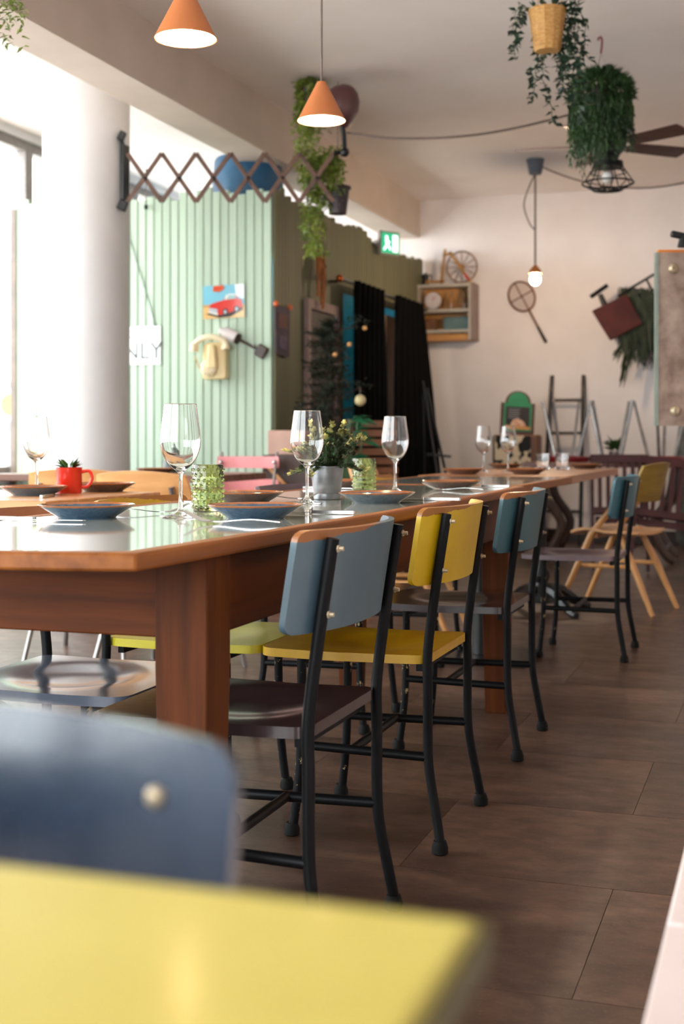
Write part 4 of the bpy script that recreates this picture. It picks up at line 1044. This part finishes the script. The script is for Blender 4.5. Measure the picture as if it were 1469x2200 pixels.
# framed blackboard
a = onX(650, 640, SXF); b_ = onX(719, 655, SXF); z0 = onX(655, 905, SXF).z
t = thing('framed_board', 'dark slate board in a weathered pink-grey frame on the booth side', 'blackboard', (SXF+.004, (a.y+b_.y)/2, z0))
hw = (b_.y-a.y)/2; hh = a.z-z0; frm = wood('weathered_pink_frame', C(150,122,116), C(110,88,84), .6, axis=2)
MB().box(0, .012, -hw+.05, hw-.05, .05, hh-.05).build('slate', mat('slate_board', C(48,38,38), C(36,30,30), .6, scale=20), t)
for yy in (-hw, hw-.07): MB().box(0, .035, yy, yy+.07, 0, hh).build('frame_rail', frm, t, bev=.004)
for zz in (0, hh-.07): MB().box(0, .034, -hw+.07, hw-.07, zz, zz+.07).build('frame_rail', frm, t, bev=.004)
for k in range(7): MB().box(.012, .013, -hw+.13, hw-.13-.03*(k%3), hh-.18-.05*k, hh-.165-.05*k).build('chalk_line', mat('chalk', C(110,96,96), C(96,84,84), .9), t)
# dried straw figure
q = onX(684, 530, SXF+.05); t = thing('straw_ornament', 'orange-brown dried straw ornament hanging below the vine', 'ornament', q)
m = MB(); rs = random.Random(4)
for k in range(40):
    a_ = rs.uniform(0,2*PI); r = rs.uniform(0,.06); z = rs.uniform(-.02,-.14)
    m.tube([(r*.3*math.cos(a_), r*math.sin(a_), z), (r*.6*math.cos(a_)+.02, r*1.7*math.sin(a_), z-rs.uniform(.05,.16))], .006, 4)
for s, L in ((-.7,.25),(.35,.33),(.05,.30)): m.tube(smoothpath([(.02,s*.05,-.12),(.03,s*.12,-.2),(.02,s*.09,-.12-L)], 4), .012, 6)
m.build('straw', mat('dried_straw', C(170,104,50), C(124,70,32), .8), t, kind='stuff'); MB().tube([(0,0,-.02),(0,0,.06)], .004, 5).build('string', cord_m, t)
# dark little tree with ornaments
q = onX(700, 1000, -2.93); q.z = 0
t = thing('potted_tree', 'dark leafy little tree with small ornaments beside the booth doorway', 'tree', q)
MB().lathe([(0,0),(.14,0),(.18,.3),(.17,.3),(.13,.02),(0,.02)], 28).build('pot', mat('dark_clay', C(70,50,44), C(54,38,34), .7), t)
MB().tube(smoothpath([(0,0,.1),(.02,.01,.6),(-.01,.02,1.2),(.01,.03,1.75)], 5), [.022]*5+[.018]*5+[.012]*5+[.006], 8).build('trunk', dark_wood, t)
f = MB(); br = MB()
for k in range(150):
    z = rs.uniform(.75,1.75); a_ = rs.uniform(0,2*PI); L = .08+.20*(1.85-z)*rs.uniform(.4,1)
    p0 = Vector((0,0,z)); d = Vector((math.cos(a_), math.sin(a_), rs.uniform(-.2,.3))); br.tube([p0, p0+d*L], .003, 4)
    for i in range(9):
        p = p0+d*L*(i+1)/9
        for s in range(2): f.leaf(p, (rs.uniform(-1,1), rs.uniform(-1,1), rs.uniform(-.6,.6)), rs.uniform(.03,.055), .4)
d1 = at(776, 832, 8.75)-q; br.tube([(0,0,d1.z-.1), d1], .004, 5); d2 = at(765, 700, 8.75)-q; br.tube([(0,0,d2.z-.05), d2], .004, 5)
for dd in (d1, d2):
    for s in range(26): f.leaf(dd+Vector((rs.uniform(-.06,.06), rs.uniform(-.06,.06), rs.uniform(-.03,.06))), (rs.uniform(-1,1), rs.uniform(-1,1), rs.uniform(-.4,.6)), .045, .4)
br.build('branches', dark_wood, t, kind='stuff'); f.build('foliage', mat('tree_leaf', C(52,62,46), C(28,36,28), .6), t, kind='stuff', smooth=0)
q2 = at(773, 860, 8.75); o = thing('bauble', 'pale cream bauble hanging from the little tree', 'ornament', q2)
MB().sphere((0,0,0), .038, 20, 14).build('ball', mat('cream_bauble', C(214,196,150), C(200,180,132), .4), o); MB().tube([(0,0,.036),(0,0,.085)], .003, 5).build('loop', cord_m, o)
for i, (px, py) in enumerate(((719,762),(783,705),(750,740))):
    o = tag(MB().sphere((0,0,0), .016, 12, 8).build('small_bauble', mat('amber_bauble', C(220,170,110), C(200,140,80), .3), None, at(px, py, 8.72)), ['tiny amber bauble low on the little tree', 'tiny amber bauble on the right branch of the little tree', 'tiny amber bauble in front of the cyan strip'][i], 'ornament', 'small baubles')
# broad-leaved plant
q = at(735, 1010, 8.0); q.z = 0; t = thing('leafy_plant', 'broad-leaved green plant standing behind the flower pot', 'plant', q)
MB().lathe([(0,0),(.10,0),(.13,.24),(.12,.24),(.09,.02),(0,.02)], 24).build('pot', mat('dark_clay', C(70,50,44)), t)
f = MB(); stm = MB()
for k in range(22):
    a_ = rs.uniform(0,2*PI); h = rs.uniform(.75,1.12); r = rs.uniform(.03,.13); tip = Vector((r*math.cos(a_), r*math.sin(a_), h))
    stm.tube(smoothpath([(0,0,.2),(tip.x*.3,tip.y*.3,h*.6),tip],4), .005, 5); f.leaf(tip, (math.cos(a_), math.sin(a_), -.3), .13, .6, .15); f.leaf(tip, (math.cos(a_+.8), math.sin(a_+.8), .2), .12, .5, .15)
stm.build('stems', leaf_mid, t, kind='stuff'); f.build('foliage', mat('emerald_leaf', C(40,110,70), C(24,74,46), .4), t, kind='stuff', smooth=0)
# crates
def crate(name, label, loc, rz, wx, wy, h, nsl, m, cross=False):
    t = thing(name, label, 'crate', loc, rz, 'wooden crates')
    for sxx in (-1,1):
        for syy in (-1,1): MB().box(sxx*(wx/2-.03)-.015, sxx*(wx/2-.03)+.015, syy*(wy/2-.03)-.015, syy*(wy/2-.03)+.015, 0, h).build('corner_post', m, t)
    for k in range(nsl):
        z = h*(k+.12)/nsl; dz = h/nsl*.72
        for syy in (-1,1): MB().box(-wx/2, wx/2, syy*(wy/2-.007)-.007, syy*(wy/2-.007)+.007, z, z+dz).build('slat', m, t)
        for sxx in (-1,1): MB().box(sxx*(wx/2-.007)-.007, sxx*(wx/2-.007)+.007, -wy/2+.014, wy/2-.014, z, z+dz).build('slat', m, t)
    MB().box(-wx/2+.02, wx/2-.02, -wy/2+.02, wy/2-.02, .0, .012).build('bottom', m, t)
    if cross: MB().bar((-wx/2+.03,-wy/2-.012,h*.85),(wx/2-.03,-wy/2-.012,h*.15), .02, .06, up=(0,-1,0)).build('diagonal_brace', pale_wood, t); MB().box(-wx/2, wx/2, -wy/2-.005,-wy/2,h*.0,h).build('dark_front', dark_wood, t)
    return t
ca = at(632, 1000, 8.1); crate('wooden_crate', 'lower wooden crate with diagonal brace beside the booth', (ca.x, ca.y, 0), TH*.6, .34, .3, .42, 3, crate_wood)
crate('wooden_crate', 'upper wooden crate with pale diagonal brace beside the booth', (ca.x, ca.y, .421), TH*.6, .34, .3, .42, 2, crate_wood, True)
o = tag(MB().box(-.11,.11,-.1,.1,0,.15).build('storage_box', mat('dusty_pink_card', C(176,140,124), C(160,124,110), .7), None, (ca.x-.03, ca.y, .842), bev=.006), 'dusty pink box on top of the braced crate', 'box')
cb = at(788, 1000, 9.2); crate('slatted_chest', 'slatted orange-brown wooden chest under the black curtain', (cb.x+.02, cb.y+.05, .56), TH, .36, .28, .52, 8, wood('basket_wood', C(150,92,52), C(110,62,34), .55, axis=0))
crate('wooden_crate', 'wooden crate carrying the slatted chest', (cb.x+.02, cb.y+.05, 0), TH, .44, .34, .558, 4, crate_wood)
# pink slatted folding chair
q = at(516, 1016, 7.6); t = thing('folding_chair', 'faded pink slatted folding chair in front of the green boards', 'chair', (q.x, q.y, 0), PI+.12)
pink = painted('faded_pink_paint', C(214,132,132), C(200,112,114), C(230,200,190), .5, wear=.7)
for z, dz in ((.80,.07),(.665,.07)): MB().slab(lambda u,v: ((u*.19, -.17-.02*(z-.6)+.02*u*u, z+v*dz/2), (0,1,0)), 10, 3, .014, a=.03).build('back_slat', pink, t)
for k in range(5): MB().box(-.19,.19,-.13+k*.075,-.075+k*.075,.44,.455).build('seat_slat', pink, t)
for s in (-1,1):
    MB().bar((s*.17,-.19,.86),(s*.17,.18,0), .012, .025).build('long_leg', steel_tube, t); MB().bar((s*.155,.2,.44),(s*.155,-.2,0), .012, .025).build('short_leg', steel_tube, t)
    for z in (.80,.665): MB().sphere((s*.165,-.148,z), .012, 8, 6).build('rivet', steel, t)
# ================================================================== BACK WALL
q = onY(1018, 730, 11.80); zt = onY(1018, 607, 11.8).z
t = thing('wall_cabinet', 'open grey wall cabinet with shelves of glassware on the back wall', 'cabinet', (q.x, Y1, q.z)); W = .56; Hh = zt-q.z
cabm = mat('pale_grey_paint', C(196,188,176), C(180,172,160), .55, scale=6); ply2 = wood('cabinet_ply', C(206,150,84), C(184,126,64), .5, axis=0)
MB().box(-.03, 0, -.22, -.001, 0, Hh).build('side_panel', mat('taupe_paint', C(150,130,122), C(136,116,108), .6), t, bev=.003); MB().box(-W, -W+.03, -.22, -.001, 0, Hh).build('side_panel', cabm, t)  # right side panel's shading is put into its darker taupe
MB().box(-W+.03, -.03, -.014, -.001, .09, Hh).build('back_panel', ply2, t)
for z, m_ in ((Hh-.03, cabm), (Hh*.5, cabm), (Hh*.1+.02, cabm)): MB().box(-W+.03, -.03, -.21, -.014, z, z+.028).build('shelf', m_, t)
MB().box(-W+.03, -.03, -.2, -.001, 0, .06).build('bottom_board', ply2, t)
MB().box(-.05,-.03,-.225,-.22,0,Hh).build('front_edge', cabm, t)
zs = q.z+Hh*.5+.028; zl = q.z+Hh*.1+.048
def lath(name, label, cat, pr, m, loc, seg=20, grp=None): return tag(MB().lathe(pr, seg).build(name, m, None, loc), label, cat, grp)
o = thing('kitchen_scale', 'round white kitchen scale dial on the middle shelf', 'scale', (q.x-.40, Y1-.14, zs)); mb = MB(); mb.M = Matrix.Translation((0,-.03,.085)) @ Matrix.Rotation(PI/2,4,'X'); mb.lathe([(.075,-.02),(.08,.0),(.075,.012),(0,.012)], 28); mb.build('dial', mat('white_ceramic', C(226,216,214)), o)
MB().box(-.05,.05,-.04,.04,0,.03).build('foot', steel_tube, o); MB().bar((0,-.05,.085),(.02,-.05,.12), .004, .006).build('needle', mat('red_enamel', C(206,44,24)), o)
bt = [(0,0),(.028,0),(.03,.01),(.03,.09),(.012,.12),(.011,.16),(.014,.165),(.009,.166),(.008,.12),(.026,.088),(.026,.012),(0,.01)]
lath('glass_bottle', 'clear glass bottle in the middle of the wall cabinet', 'bottle', bt, glass, (q.x-.24, Y1-.12, zs), grp='cabinet bottles')
lath('glass_bottle', 'clear glass bottle near the right side of the wall cabinet', 'bottle', [(r*1.05,z*1.15) for r,z in bt], glass, (q.x-.12, Y1-.10, zs), grp='cabinet bottles')
lath('glass_jar', 'short green glass jar on the right of the middle shelf', 'jar', [(0,0),(.03,0),(.032,.01),(.032,.08),(.029,.082),(.029,.01),(0,.008)], green_glass, (q.x-.065, Y1-.13, zs))
o = tag(MB().box(-.05,.05,-.05,.05,0,.11).build('tea_box', mat('brown_card', C(140,96,66), C(100,66,46), .6, scale=20), None, (q.x-.43, Y1-.13, zl), bev=.004), 'small brown box on the lower cabinet shelf', 'box')
o = tag(MB().box(-.13,.13,-.03,.03,0,.13).build('tin_tray', mat('teal_grey_tin', C(120,140,136), C(90,110,108), .4, .5), None, (q.x-.19, Y1-.08, zl), bev=.008), 'grey-green metal tin on the lower cabinet shelf', 'tin')
o = tag(MB().bar((-.07,0,0),(.07,-.02,-.0), .02, .008).build('letter_knife', black_iron, None, (q.x-.17, Y1-.17, q.z+.066)), 'dark knife-like tool lying on the cabinet bottom board', 'tool')
# moka pot
o = thing('coffee_pot', 'small black coffee pot on top of the wall cabinet', 'coffee pot', (q.x-.49, Y1-.11, q.z+Hh)); MB().lathe([(0,0),(.035,0),(.028,.05),(.035,.1),(.02,.108),(.006,.12),(0,.124)], 10).build('body', black_iron, o); MB().tube(smoothpath([(.03,0,.095),(.06,0,.09),(.055,0,.04)],4), .006, 6).build('handle', black_iron, o)
# spinning wheel
o = thing('spinning_wheel', 'small wooden spinning wheel on top of the wall cabinet', 'spinning wheel', (q.x-.16, Y1-.11, q.z+Hh)); sw = wood('golden_wood', C(190,140,66), C(160,110,46), .5, axis=2)
mb = MB(); mb.M = Matrix.Translation((.02,0,.16)) @ Matrix.Rotation(PI/2,4,'X'); mb.torus((0,0,0), .145, .009, 36, 8); mb.build('rim', wood('grey_oak', C(150,120,100), C(124,98,80), .5), o)
for k in range(12): a_ = 2*PI*k/12; MB().tube([(.02+.015*math.cos(a_),0,.16+.015*math.sin(a_)),(.02+.145*math.cos(a_),0,.16+.145*math.sin(a_))], .005, 6).build('spoke', wood('grey_oak', C(150,120,100), C(124,98,80), .5), o)
mb = MB(); mb.M = Matrix.Translation((.02,.02,.16)) @ Matrix.Rotation(PI/2,4,'X'); mb.lathe([(.02,0),(.02,.04)], 12); mb.build('hub', sw, o)
for a_, b2 in (((-.17,-.03,.0),(-.13,-.03,.33)), ((-.09,-.03,.30),(.12,-.03,.0)), ((-.32,-.03,.03),(-.14,-.03,.03)), ((-.15,-.03,.27),(-.06,-.03,.29))): MB().bar(a_, b2, .022, .022).build('frame_bar', sw, o)
MB().bar((.055,-.042,.09),(.1,-.042,.03), .008, .024).build('red_stripe', mat('red_enamel', C(206,44,24)), o)
# racket
q = onY(1120, 637, 11.965); t = thing('badminton_racket', 'old wooden badminton racket hung slanting on the back wall', 'racket', q); rw = wood('racket_wood', C(130,74,44), C(96,52,32), .45)
def wb_(px, py): return onY(px, py, 11.965)-q
axd = (wb_(1172,735)-wb_(1120,637)).normalized(); sd = Vector((axd.z,0,-axd.x))
ring = [Vector((0,0,0))+axd*(.142*math.cos(a*PI/16))+sd*(.118*math.sin(a*PI/16)) for a in range(33)]
MB().tube(ring, .009, 8, cap=False).build('head_frame', rw, t)
s_m = MB()
for k in range(-5,6):
    u = k/6; e = math.sqrt(1-u*u); s_m.tube([axd*.142*u+sd*.118*e, axd*.142*u-sd*.118*e], .0012, 4); s_m.tube([axd*.142*e+sd*.118*u, axd*-.142*e+sd*.118*u], .0012, 4)
s_m.build('strings', mat('gut_string', C(176,140,110), C(160,124,94), .6), t, kind='stuff')
MB().bar(-axd*.14, axd*.14, .012, .012).bar(-sd*.115, sd*.115, .012, .012).build('press_bar', rw, t)
MB().tube([axd*.142, axd*.34], .010, 8).build('shaft', rw, t); MB().tube([axd*.32, wb_(1172,735)], [.012,.015], 10).build('grip', mat('dark_grip', C(54,34,28), C(40,26,22), .7), t)
# ladder
q = onY(1215, 1100, 11.6); zt = onY(1215, 806, 11.9).z; xa = onY(1182, 806, 11.9).x; xb = onY(1250, 806, 11.9).x
t = thing('black_ladder', 'short black steel ladder leaning against the back wall', 'ladder', ((xa+xb)/2, 11.62, 0)); hw = (xb-xa)/2
for s in (-1,1): MB().tube([(s*(hw+.03),-.05,0),(s*hw,.36,zt)], .019, 10).build('rail', black_steel, t)
for zz in (.30,.62,1.0,1.3): k = zz/zt; MB().tube([(-hw-.02*(1-k),-.05+.41*k,zz),(hw+.02*(1-k),-.05+.41*k,zz)], .014, 8).build('rung', black_steel, t)
# arched chalkboard on a chest
q = at(1110, 1000, 11.1); t = thing('hide_chest', 'rounded brown chest with cream and black hide front by the back wall', 'chest', (q.x, q.y, 0), TH*.8)
mb = MB(); mb.prism([(-.2,-.18),(.16,-.18),(.2,-.1),(.2,.12),(.15,.18),(-.2,.18)], 0, .98); mb.build('body', wood('brown_chest', C(112,72,46), C(84,52,32), .5, axis=2), t, bev=.02)
m, n, l, b = newmat('cream_black_hide'); v = coords(n, l, (1,1,1)); f = noise(n, l, v, 5.5, 2); c = mixc(n, l, ramp(n, l, f, .5, .52), C(216,196,164), C(18,16,16)); l.new(c, b.inputs['Base Color']); b.inputs['Roughness'].default_value = .8
mb = MB(); mb.box(-.2,.1,-.192,-.181,.1,.97).build('hide_front', m, t, bev=.004)
c0 = Vector((q.x, q.y, .981)); t = thing('arched_chalkboard', 'arched green and black chalkboard in a brown frame on the chest', 'chalkboard', (c0.x-.0, c0.y-.02, .981), TH*.8, rot=(-.12,.05,TH*.8))
def arch(w_, h_, r_): return [(-w_,0),(w_,0),(w_,h_),(r_,h_)]+[(r_*math.cos(a*PI/12), h_+r_*math.sin(a*PI/12)*.95) for a in range(1,12)]+[(-r_,h_),(-w_,h_)]
def up(mb, y): mb.M = Matrix.Translation((0,y,0)) @ Matrix.Rotation(PI/2,4,'X'); return mb
up(MB(),0).prism(arch(.145,.27,.11),0,.025).build('frame', wood('mahogany', C(92,50,34), C(66,34,24), .4), t, bev=.004)
up(MB(),-.026).prism([(x*.82, .025+z*.9) for x,z in arch(.145,.27,.11)],0,.003).build('green_panel', mat('green_paint', C(40,140,92), C(30,120,78), .5), t, smooth=0)
up(MB(),-.0295).prism([(-.1,.05),(.1,.05),(.1,.235),(-.1,.235)],0,.003).build('slate', mat('slate_board', C(48,38,38)), t, smooth=0)
pz = up(MB(),-.034)
pz.prism([(-.11,.045),(.1,.04),(.12,.06),(.06,.07),(-.1,.075)],0,.003); pz.build('wooden_board_picture', mat('print_tan', C(206,150,84), C(186,130,64), .5), t, smooth=0)
pz = up(MB(),-.038); pz.prism([(-.06,.075),(.075,.07),(.05,.11),(.0,.135),(-.04,.12)],0,.003); pz.build('food_picture', mat('print_food', C(190,80,50), C(226,214,180), .5, scale=60), t, smooth=0)
for k in range(5): up(MB(),-.0332).prism([(-.08,.215-.018*k),(.02-.012*(k%2),.215-.018*k),(.02-.012*(k%2),.209-.018*k),(-.08,.209-.018*k)],0,.001).build('chalk_line', mat('chalk_white', C(150,150,150), C(130,130,130), .9), t, smooth=0)
# black easel by the curtain
q = at(948, 1010, 10.6); t = thing('black_easel', 'thin black easel standing beside the right curtain', 'easel', (q.x, q.y, 0)); 
for a_, b2 in (((-.16,0,1.42),(.10,-.12,0)), ((-.13,.02,1.36),(.16,.1,0)), ((-.17,.02,1.4),(-.2,.25,0))): MB().tube([a_, b2], .012, 8).build('leg', black_steel, t)
MB().bar((-.12,-.02,.82),(.08,.0,.80), .03, .02).build('ledge', black_steel, t)
# stools upside down on a back table
t = thing('trestle_table', 'dark wooden table with curved legs by the back wall carrying upturned stools', 'table', (-1.25, 10.15, 0))
for k in range(3): MB().box(-.62,.62,-.36+.24*k+.001,-.36+.24*(k+1)-.001,.73,TZ).build('plank', wood('red_brown_wood', C(110,60,40), C(80,42,28), .4, axis=0), t, bev=.003)
for s in (-1,1):
    MB().tube(smoothpath([(s*.5,-.2,.72),(s*.46,-.22,.5),(s*.34,-.22,.3),(s*.42,-.22,.1),(s*.5,-.22,.03)],5), .035, 8).build('curved_leg', dark_wood, t); MB().tube(smoothpath([(s*.5,.2,.72),(s*.46,.22,.5),(s*.34,.22,.3),(s*.42,.22,.1),(s*.5,.22,.03)],5), .035, 8).build('curved_leg', dark_wood, t)
    MB().tube([(s*.42,-.22,.12),(s*.42,.22,.12)], .02, 8).build('stretcher', dark_wood, t)
def stool(label, px, D, rz, seatm):
    q = at(px, 970, D); t = thing('upturned_stool', label, 'stool', (q.x, q.y, TZ+.001), rz, 'upturned stools')
    MB().lathe([(0,.0),(.16,.0),(.17,.012),(.17,.035),(.16,.045),(0,.045)], 28).build('seat', seatm, t)
    for k in range(4):
        a_ = PI/4+k*PI/2; MB().tube([(.10*math.cos(a_), .10*math.sin(a_), .045),(.21*math.cos(a_), .21*math.sin(a_), .47)], [.014,.011], 8).build('leg', steel_tube, t)
red_s = mat('dark_red_seat', C(124,24,30), C(100,18,24), .4, coat=.2)
stool('steel-legged stool upturned in front of the black ladder', 1216, 10.1, .45, red_s); stool('steel-legged stool upturned, middle one of the row', 1312, 10.05, .2, red_s); stool('steel-legged stool upturned beside the hanging board', 1420, 10.0, .7, red_s)
for i, (px, tilt, lb) in enumerate(((1332,.28,'dark red slatted folding chair leaning under the middle stool'), (1412,.34,'dark red slatted folding chair leaning at the right end of the table'))):
    q = at(px, 1100, 9.15-.35*i); t = thing('folded_chair', lb, 'chair', (q.x, q.y, 0), 0, 'folded red chairs', rot=(-tilt, .12*i, TH*.5)); mr_ = mat('maroon_paint', C(66,18,22), C(48,12,16), .45)
    for s in (-1,1): MB().box(s*.19-.012, s*.19+.012, -.012, .012, .012, .86).build('side_rail', mr_, t)
    for k in range(6): MB().box(-.15+k*.058, -.15+k*.058+.028, -.008, .008, .47, .80).build('slat', mr_, t)
    MB().box(-.2,.2,-.02,.02,.42,.47).build('rail', mr_, t); MB().box(-.2,.2,-.014,.014,.80,.86).build('rail', mr_, t); MB().box(-.17,.17,.016,.03,.36,.41).build('seat_board', mr_, t)
q = at(1320, 968, 10.35); t = thing('table_plant', 'small plant between the upturned stool legs', 'plant', (q.x, q.y, TZ+.001)); MB().lathe([(0,0),(.04,0),(.05,.08),(.045,.08),(.036,.01),(0,.01)], 18).build('pot', steel_tube, t)
f = MB()
for k in range(60): a_ = rs.uniform(0,2*PI); f.leaf((.02*math.cos(a_), .02*math.sin(a_), .08+rs.uniform(0,.06)), (math.cos(a_), math.sin(a_), rs.uniform(.2,1.6)), rs.uniform(.05,.1), .4)
f.build('foliage', leaf_dark, t, kind='stuff', smooth=0)
# red wall planter with grass
D2 = 11.55; q = at(1325, 690, D2); t = thing('wall_planter', 'tilted red-brown toy cart planter with hanging grass on the back wall', 'planter', q)
def wq(px, py, dd=0): return at(px, py, D2+dd)-q
rb_ = mat('oxide_red_metal', C(88,34,28), C(66,24,20), .45, .2)
c4 = [(1270,668),(1345,632),(1380,695),(1310,732)]
v = [wq(a_,b2,-.15) for a_,b2 in c4]+[wq(a_,b2,.12) for a_,b2 in c4]
MB().add(v, [(0,1,2,3),(7,6,5,4),(0,4,5,1),(1,5,6,2),(2,6,7,3),(3,7,4,0)]).build('box', rb_, t, bev=.008)
MB().tube([wq(1326,636,-.1), wq(1410,586,-.1)], .012, 8).build('rail', black_steel, t); 
for a_, b2 in (((1328,634),(1336,650)), ((1358,617),(1372,640)), ((1388,600),(1400,625))): MB().tube([wq(*a_,-.1), wq(*b2,-.1)], .01, 8).build('rail_post', black_steel, t)
MB().tube([wq(1298,655,-.05), wq(1288,632,-.05)], [.03,.02], 10).build('valve_stem', black_iron, t)
MB().tube([wq(1268,638,-.05), wq(1304,613,-.05)], .02, 10).build('valve_handle', black_iron, t)
MB().tube([wq(1330,690,.05), wq(1332,690,.4)], .012, 6).build('wall_bracket', black_iron, t)
f = MB()
for k in range(420):
    p = wq(rs.uniform(1340,1415), rs.uniform(625,705), rs.uniform(-.12,.05)); L = rs.uniform(.15,.42); d = Vector((rs.uniform(-.25,.1), rs.uniform(-.1,.1), -1)).normalized()
    pp = smoothpath([p, p+Vector((d.x*.2-.03, d.y*.1, .02)), p+d*L*.6, p+d*L], 3); f.tube(pp, [.006]*(len(pp)-1)+[.001], 3)
for px, py in ((1335,832),(1385,790),(1320,770)):
    for k in range(10): f.tube(smoothpath([wq(1360+rs.uniform(-10,10),690,-.05), wq((1360+px)/2+rs.uniform(-8,8),(700+py)/2,-.06), wq(px+rs.uniform(-6,6), py+rs.uniform(-15,8), -.06)], 3), [.007]*6+[.002], 3)
f.build('grass', mat('dark_grass', C(48,60,26), C(26,36,16), .6), t, kind='stuff', smooth=0)
# weathered board with bolts
D3 = 6.0; a = at(1408, 542, D3); b2 = at(1411, 915, D3); q = at(1408, 915, D3)
t = thing('weathered_board', 'hanging weathered brown board with metal edge and two bolts at the right', 'board', q, TH)
h = a.z-q.z; wdt = .62
MB().box(.012, wdt, 0, .03, 0, h).build('panel', mat('stained_plywood', C(160,138,124), C(116,92,80), .6, scale=9, bmp=.2, lo=.35, hi=.62), t)
MB().box(0, .012, -.004, .034, 0, h).build('metal_edge', mat('pale_green_metal', C(150,160,150), C(128,138,128), .4, .6), t)
MB().box(.012, wdt, -.002, .032, h, h+.012).build('top_edge', mat('amber_wood', C(206,120,40), C(180,96,28), .5), t)
for px, py in ((1445,577),(1449,883)):
    p = at(px, py, D3)-q; lx = p.x*CS+p.y*SN
    mb = MB(); mb.M = Matrix.Translation((lx, 0, p.z)) @ Matrix.Rotation(PI/2,4,'X'); mb.lathe([(.024,0),(.024,.008),(.016,.02),(.010,.022),(.009,.012),(0,.012)], 20); mb.build('bolt', bolt_m, t)
for xx in (.2, .5): MB().tube([(xx,.015,h),(xx,.015,ZC-q.z)], .005, 6).build('hanging_rod', black_steel, t)
p = at(1455, 528, D3)-q; lx = p.x*CS+p.y*SN
o = thing('valve_wheel', 'black iron handle lying on top of the weathered board', 'handle', tuple(at(1470, 541, D3)+Vector((-SN*.015,CS*.015,.024))), TH)
MB().bar((-.06,0,.062),(.1,0,.03), .03, .03).build('grip', black_iron, o, bev=.008); MB().tube([(.0,0,0),(.0,0,.05)], [.03,.018], 10).build('stem', black_iron, o)
# wrapped parasol at the right edge
q = at(1480, 1100, 11.3); t = thing('wrapped_parasol', 'grey plastic-wrapped bundle standing at the right edge', 'parasol', (q.x, q.y, 0))
mb = MB().lathe([(.05,0),(.1,.05),(.11,.4),(.12,.8),(.09,1.05),(.04,1.15)], 22)
for i, (x,y,z) in enumerate(mb.v): k2 = 1+.12*math.sin(i*1.7); mb.v[i] = (x*k2, y*k2, z)
mb.build('film', mat('grey_film', C(120,124,120), C(80,86,84), .2, scale=14), t); MB().tube([(0,0,1.1),(0,0,1.3)], .015, 8).build('pole', steel_tube, t)
